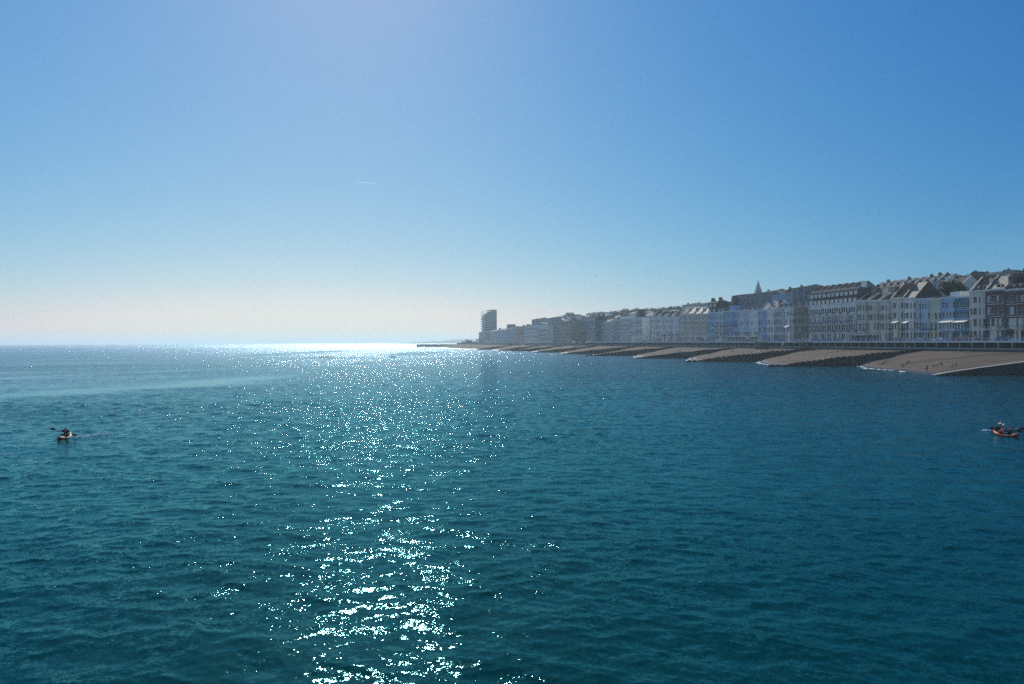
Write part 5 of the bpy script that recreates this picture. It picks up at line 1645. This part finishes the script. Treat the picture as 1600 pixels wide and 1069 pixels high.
while s < 470:
    p = VR.choice(['white', 'silver', 'black', 'grey', 'white', 'blue', 'red', 'silver'])
    k = 'van' if VR.random() < .12 else 'car'
    x = 800 + F * (0.977 * 200 - .2134 * s) / (.2134 * 200 + .977 * s)
    where = 'by the brick houses' if x > 1515 else 'below the blue houses' if x > 1440 else 'below the bow fronted houses' if x > 1339 else 'in front of the mansard hotel' if x > 1264 else 'below the white bay houses' if x > 1190 else 'below the far cream terrace'
    vehicle(k, p, s, 198.4 + (5.2 if VR.random() < .3 else 0), 8.1, '%s %s on the road %s, %s from the right' % (p, k, where, nth(n_ + 1)), 'vehicles along the seafront road', 0 if VR.random() < .6 else math.pi)
    s += 5.6 + VR.random() * 5.5; n_ += 1
for x, D, k, p, l in ((896, 180, 'van', 'white', 'white van parked beyond the end of the colonnade, left of the other bright van'), (918, 184, 'van', 'white', 'bright white van parked at the end of the colonnade'), (829, 174, 'van', 'white', 'tiny white van far along the seafront below the pink hotel'),
                   (845, 174, 'van', 'silver', 'silver van far along the seafront below the fluted terrace'), (861, 176, 'car', 'white', 'tiny white car far along the seafront'), (906, 182, 'car', 'silver', 'tiny silver car between the two far white vans')):
    vehicle(k, p, s_at(x, D), D, 7.22, l, None)

# ------------------------------------------------------------------ lamp posts
lp = None
for i, x in enumerate((1594, 1520, 1458, 1398, 1342, 1292, 1240, 1190, 1146, 1104, 1068, 1036)):
    D = 195.4
    if lp is None:
        lp = empty('street_lamp'); a = MB(); a.tube((0, 0, 0), (0, 0, 1.0), .12, .10, 8); a.tube((0, 0, 1.0), (0, 0, 7.5), .07, .045, 8); a.build('post', M['rail_paint'], lp)
        b = MB(); b.tube((0, 0, 7.4), (0, -1.2, 7.75), .035, n=6); b.build('arm', M['rail_paint'], lp)
        c = MB(); c.box(-.14, .14, -1.75, -1.15, 7.68, 7.80); c.build('lamp_head', M['lead'], lp); o = lp
    else: o = copy_tree(lp)
    o.location = pt(s_at(x, D), D, 8.19); o.rotation_euler = (0, 0, THETA)
    tag(o, 'slim pale street lamp, %s along the promenade from the right edge' % nth(i + 1), 'street lamp', 'street lamps along the promenade')

# ------------------------------------------------------------------ low point left of the tower block
def pavilion():
    D = 178; s = s_at(729, D); e = empty('pavilion', pt(s, D, 5.0), THETA); tag(e, 'low hazy pavilion with an overhanging roof on the point left of the tower block', 'pavilion')
    sc = depth(s, D) / F
    w = MB(); w.box(-28, 20, -6, 6, 0, 4.2); w.build('wall', M['grey'], e)
    r = MB(); r.profile_x([(8, 4.203), (0, 7.2), (-8, 4.203)], -30, 22); r.build('roof', M['roof_slate'], e)
    t = MB(); t.box(-8, 0, -2, 2, 7.0, 9.0); t.build('lantern', M['trim'], e)
pavilion()
for x, w, h, l in ((742, 14, 3.5, 'tiny hazy hut between the pavilion and the tower block'), (752, 12, 5, 'small hazy hut close to the foot of the tower block')):
    D = 182; s = s_at(x, D); e = empty('hut', pt(s, D, 5.0), THETA); tag(e, l, 'hut')
    b = MB(); b.box(-w / 2, w / 2, -4, 4, 0, h); b.build('wall', M['grey'], e); r = MB(); r.profile_x([(4.4, h + .003), (0, h + 1.6), (-4.4, h + .003)], -w / 2, w / 2); r.build('roof', M['roof_slate'], e)

# ------------------------------------------------------------------ gulls and the vapour trail
def gull(x, y, dist, label):
    X = (x - 800) / F * dist; Z = z_at(x, y, dist)
    e = empty('gull', (X, dist, Z), 0.6); tag(e, label, 'gull', 'gulls in the sky')
    b = MB(); b.tube((0, -.22, 0), (0, .05, .01), .03, .085, 8); b.tube((0, .05, .01), (0, .26, .03), .085, .02, 8); b.build('body', CL['grey'], e, True)
    for sd in (-1, 1):
        w = MB(); pts = [(0, .10, .02), (sd * .30, .14, .16), (sd * .68, -.02, .08), (sd * .32, -.02, .14), (0, -.08, .02)]
        w.add([(a, b_, c + .008) for a, b_, c in pts] + [(a, b_, c - .008) for a, b_, c in pts], [(0, 1, 2, 3, 4), (9, 8, 7, 6, 5)] + [(i, (i + 1) % 5, 5 + (i + 1) % 5, 5 + i) for i in range(5)])
        w.build('wing', CL['grey'], e)
gull(932, 430, 230, 'left one of two tiny gulls low in the sky above the far hill')
gull(965.5, 446.5, 240, 'right one of two tiny gulls low in the sky above the far hill')
gull(1003, 123, 300, 'tiny gull high in the blue sky right of the middle')
def trail(x0, y0, x1, y1, Y, label):
    a = Vector(((x0 - 800) / F * Y, Y, z_at(x0, y0, Y))); b = Vector(((x1 - 800) / F * Y, Y * 1.02, z_at(x1, y1, Y * 1.02)))
    mb = MB(); mid = (a + b) / 2
    mb.tube(a - mid, b - mid, 16, 5, 10)
    m = bpy.data.materials.new('vapour'); m.use_nodes = True; bb = m.node_tree.nodes['Principled BSDF']
    nt = m.node_tree; nt.nodes.remove(bb)
    tl = nt.nodes.new('ShaderNodeBsdfTranslucent'); tl.inputs['Color'].default_value = (.95, .95, .95, 1)
    tp = nt.nodes.new('ShaderNodeBsdfTransparent'); mx = nt.nodes.new('ShaderNodeMixShader'); mx.inputs[0].default_value = 0.17
    nt.links.new(tp.outputs[0], mx.inputs[1]); nt.links.new(tl.outputs[0], mx.inputs[2]); nt.links.new(mx.outputs[0], nt.nodes['Material Output'].inputs['Surface'])
    o = mb.build('vapour_trail', m, None, True); o.location = mid
    tag(o, label, 'vapour trail')
trail(558, 284, 587, 287.5, 26000, 'short white aircraft vapour trail in the left middle of the sky')

bpy.data.scenes.remove(WORK)
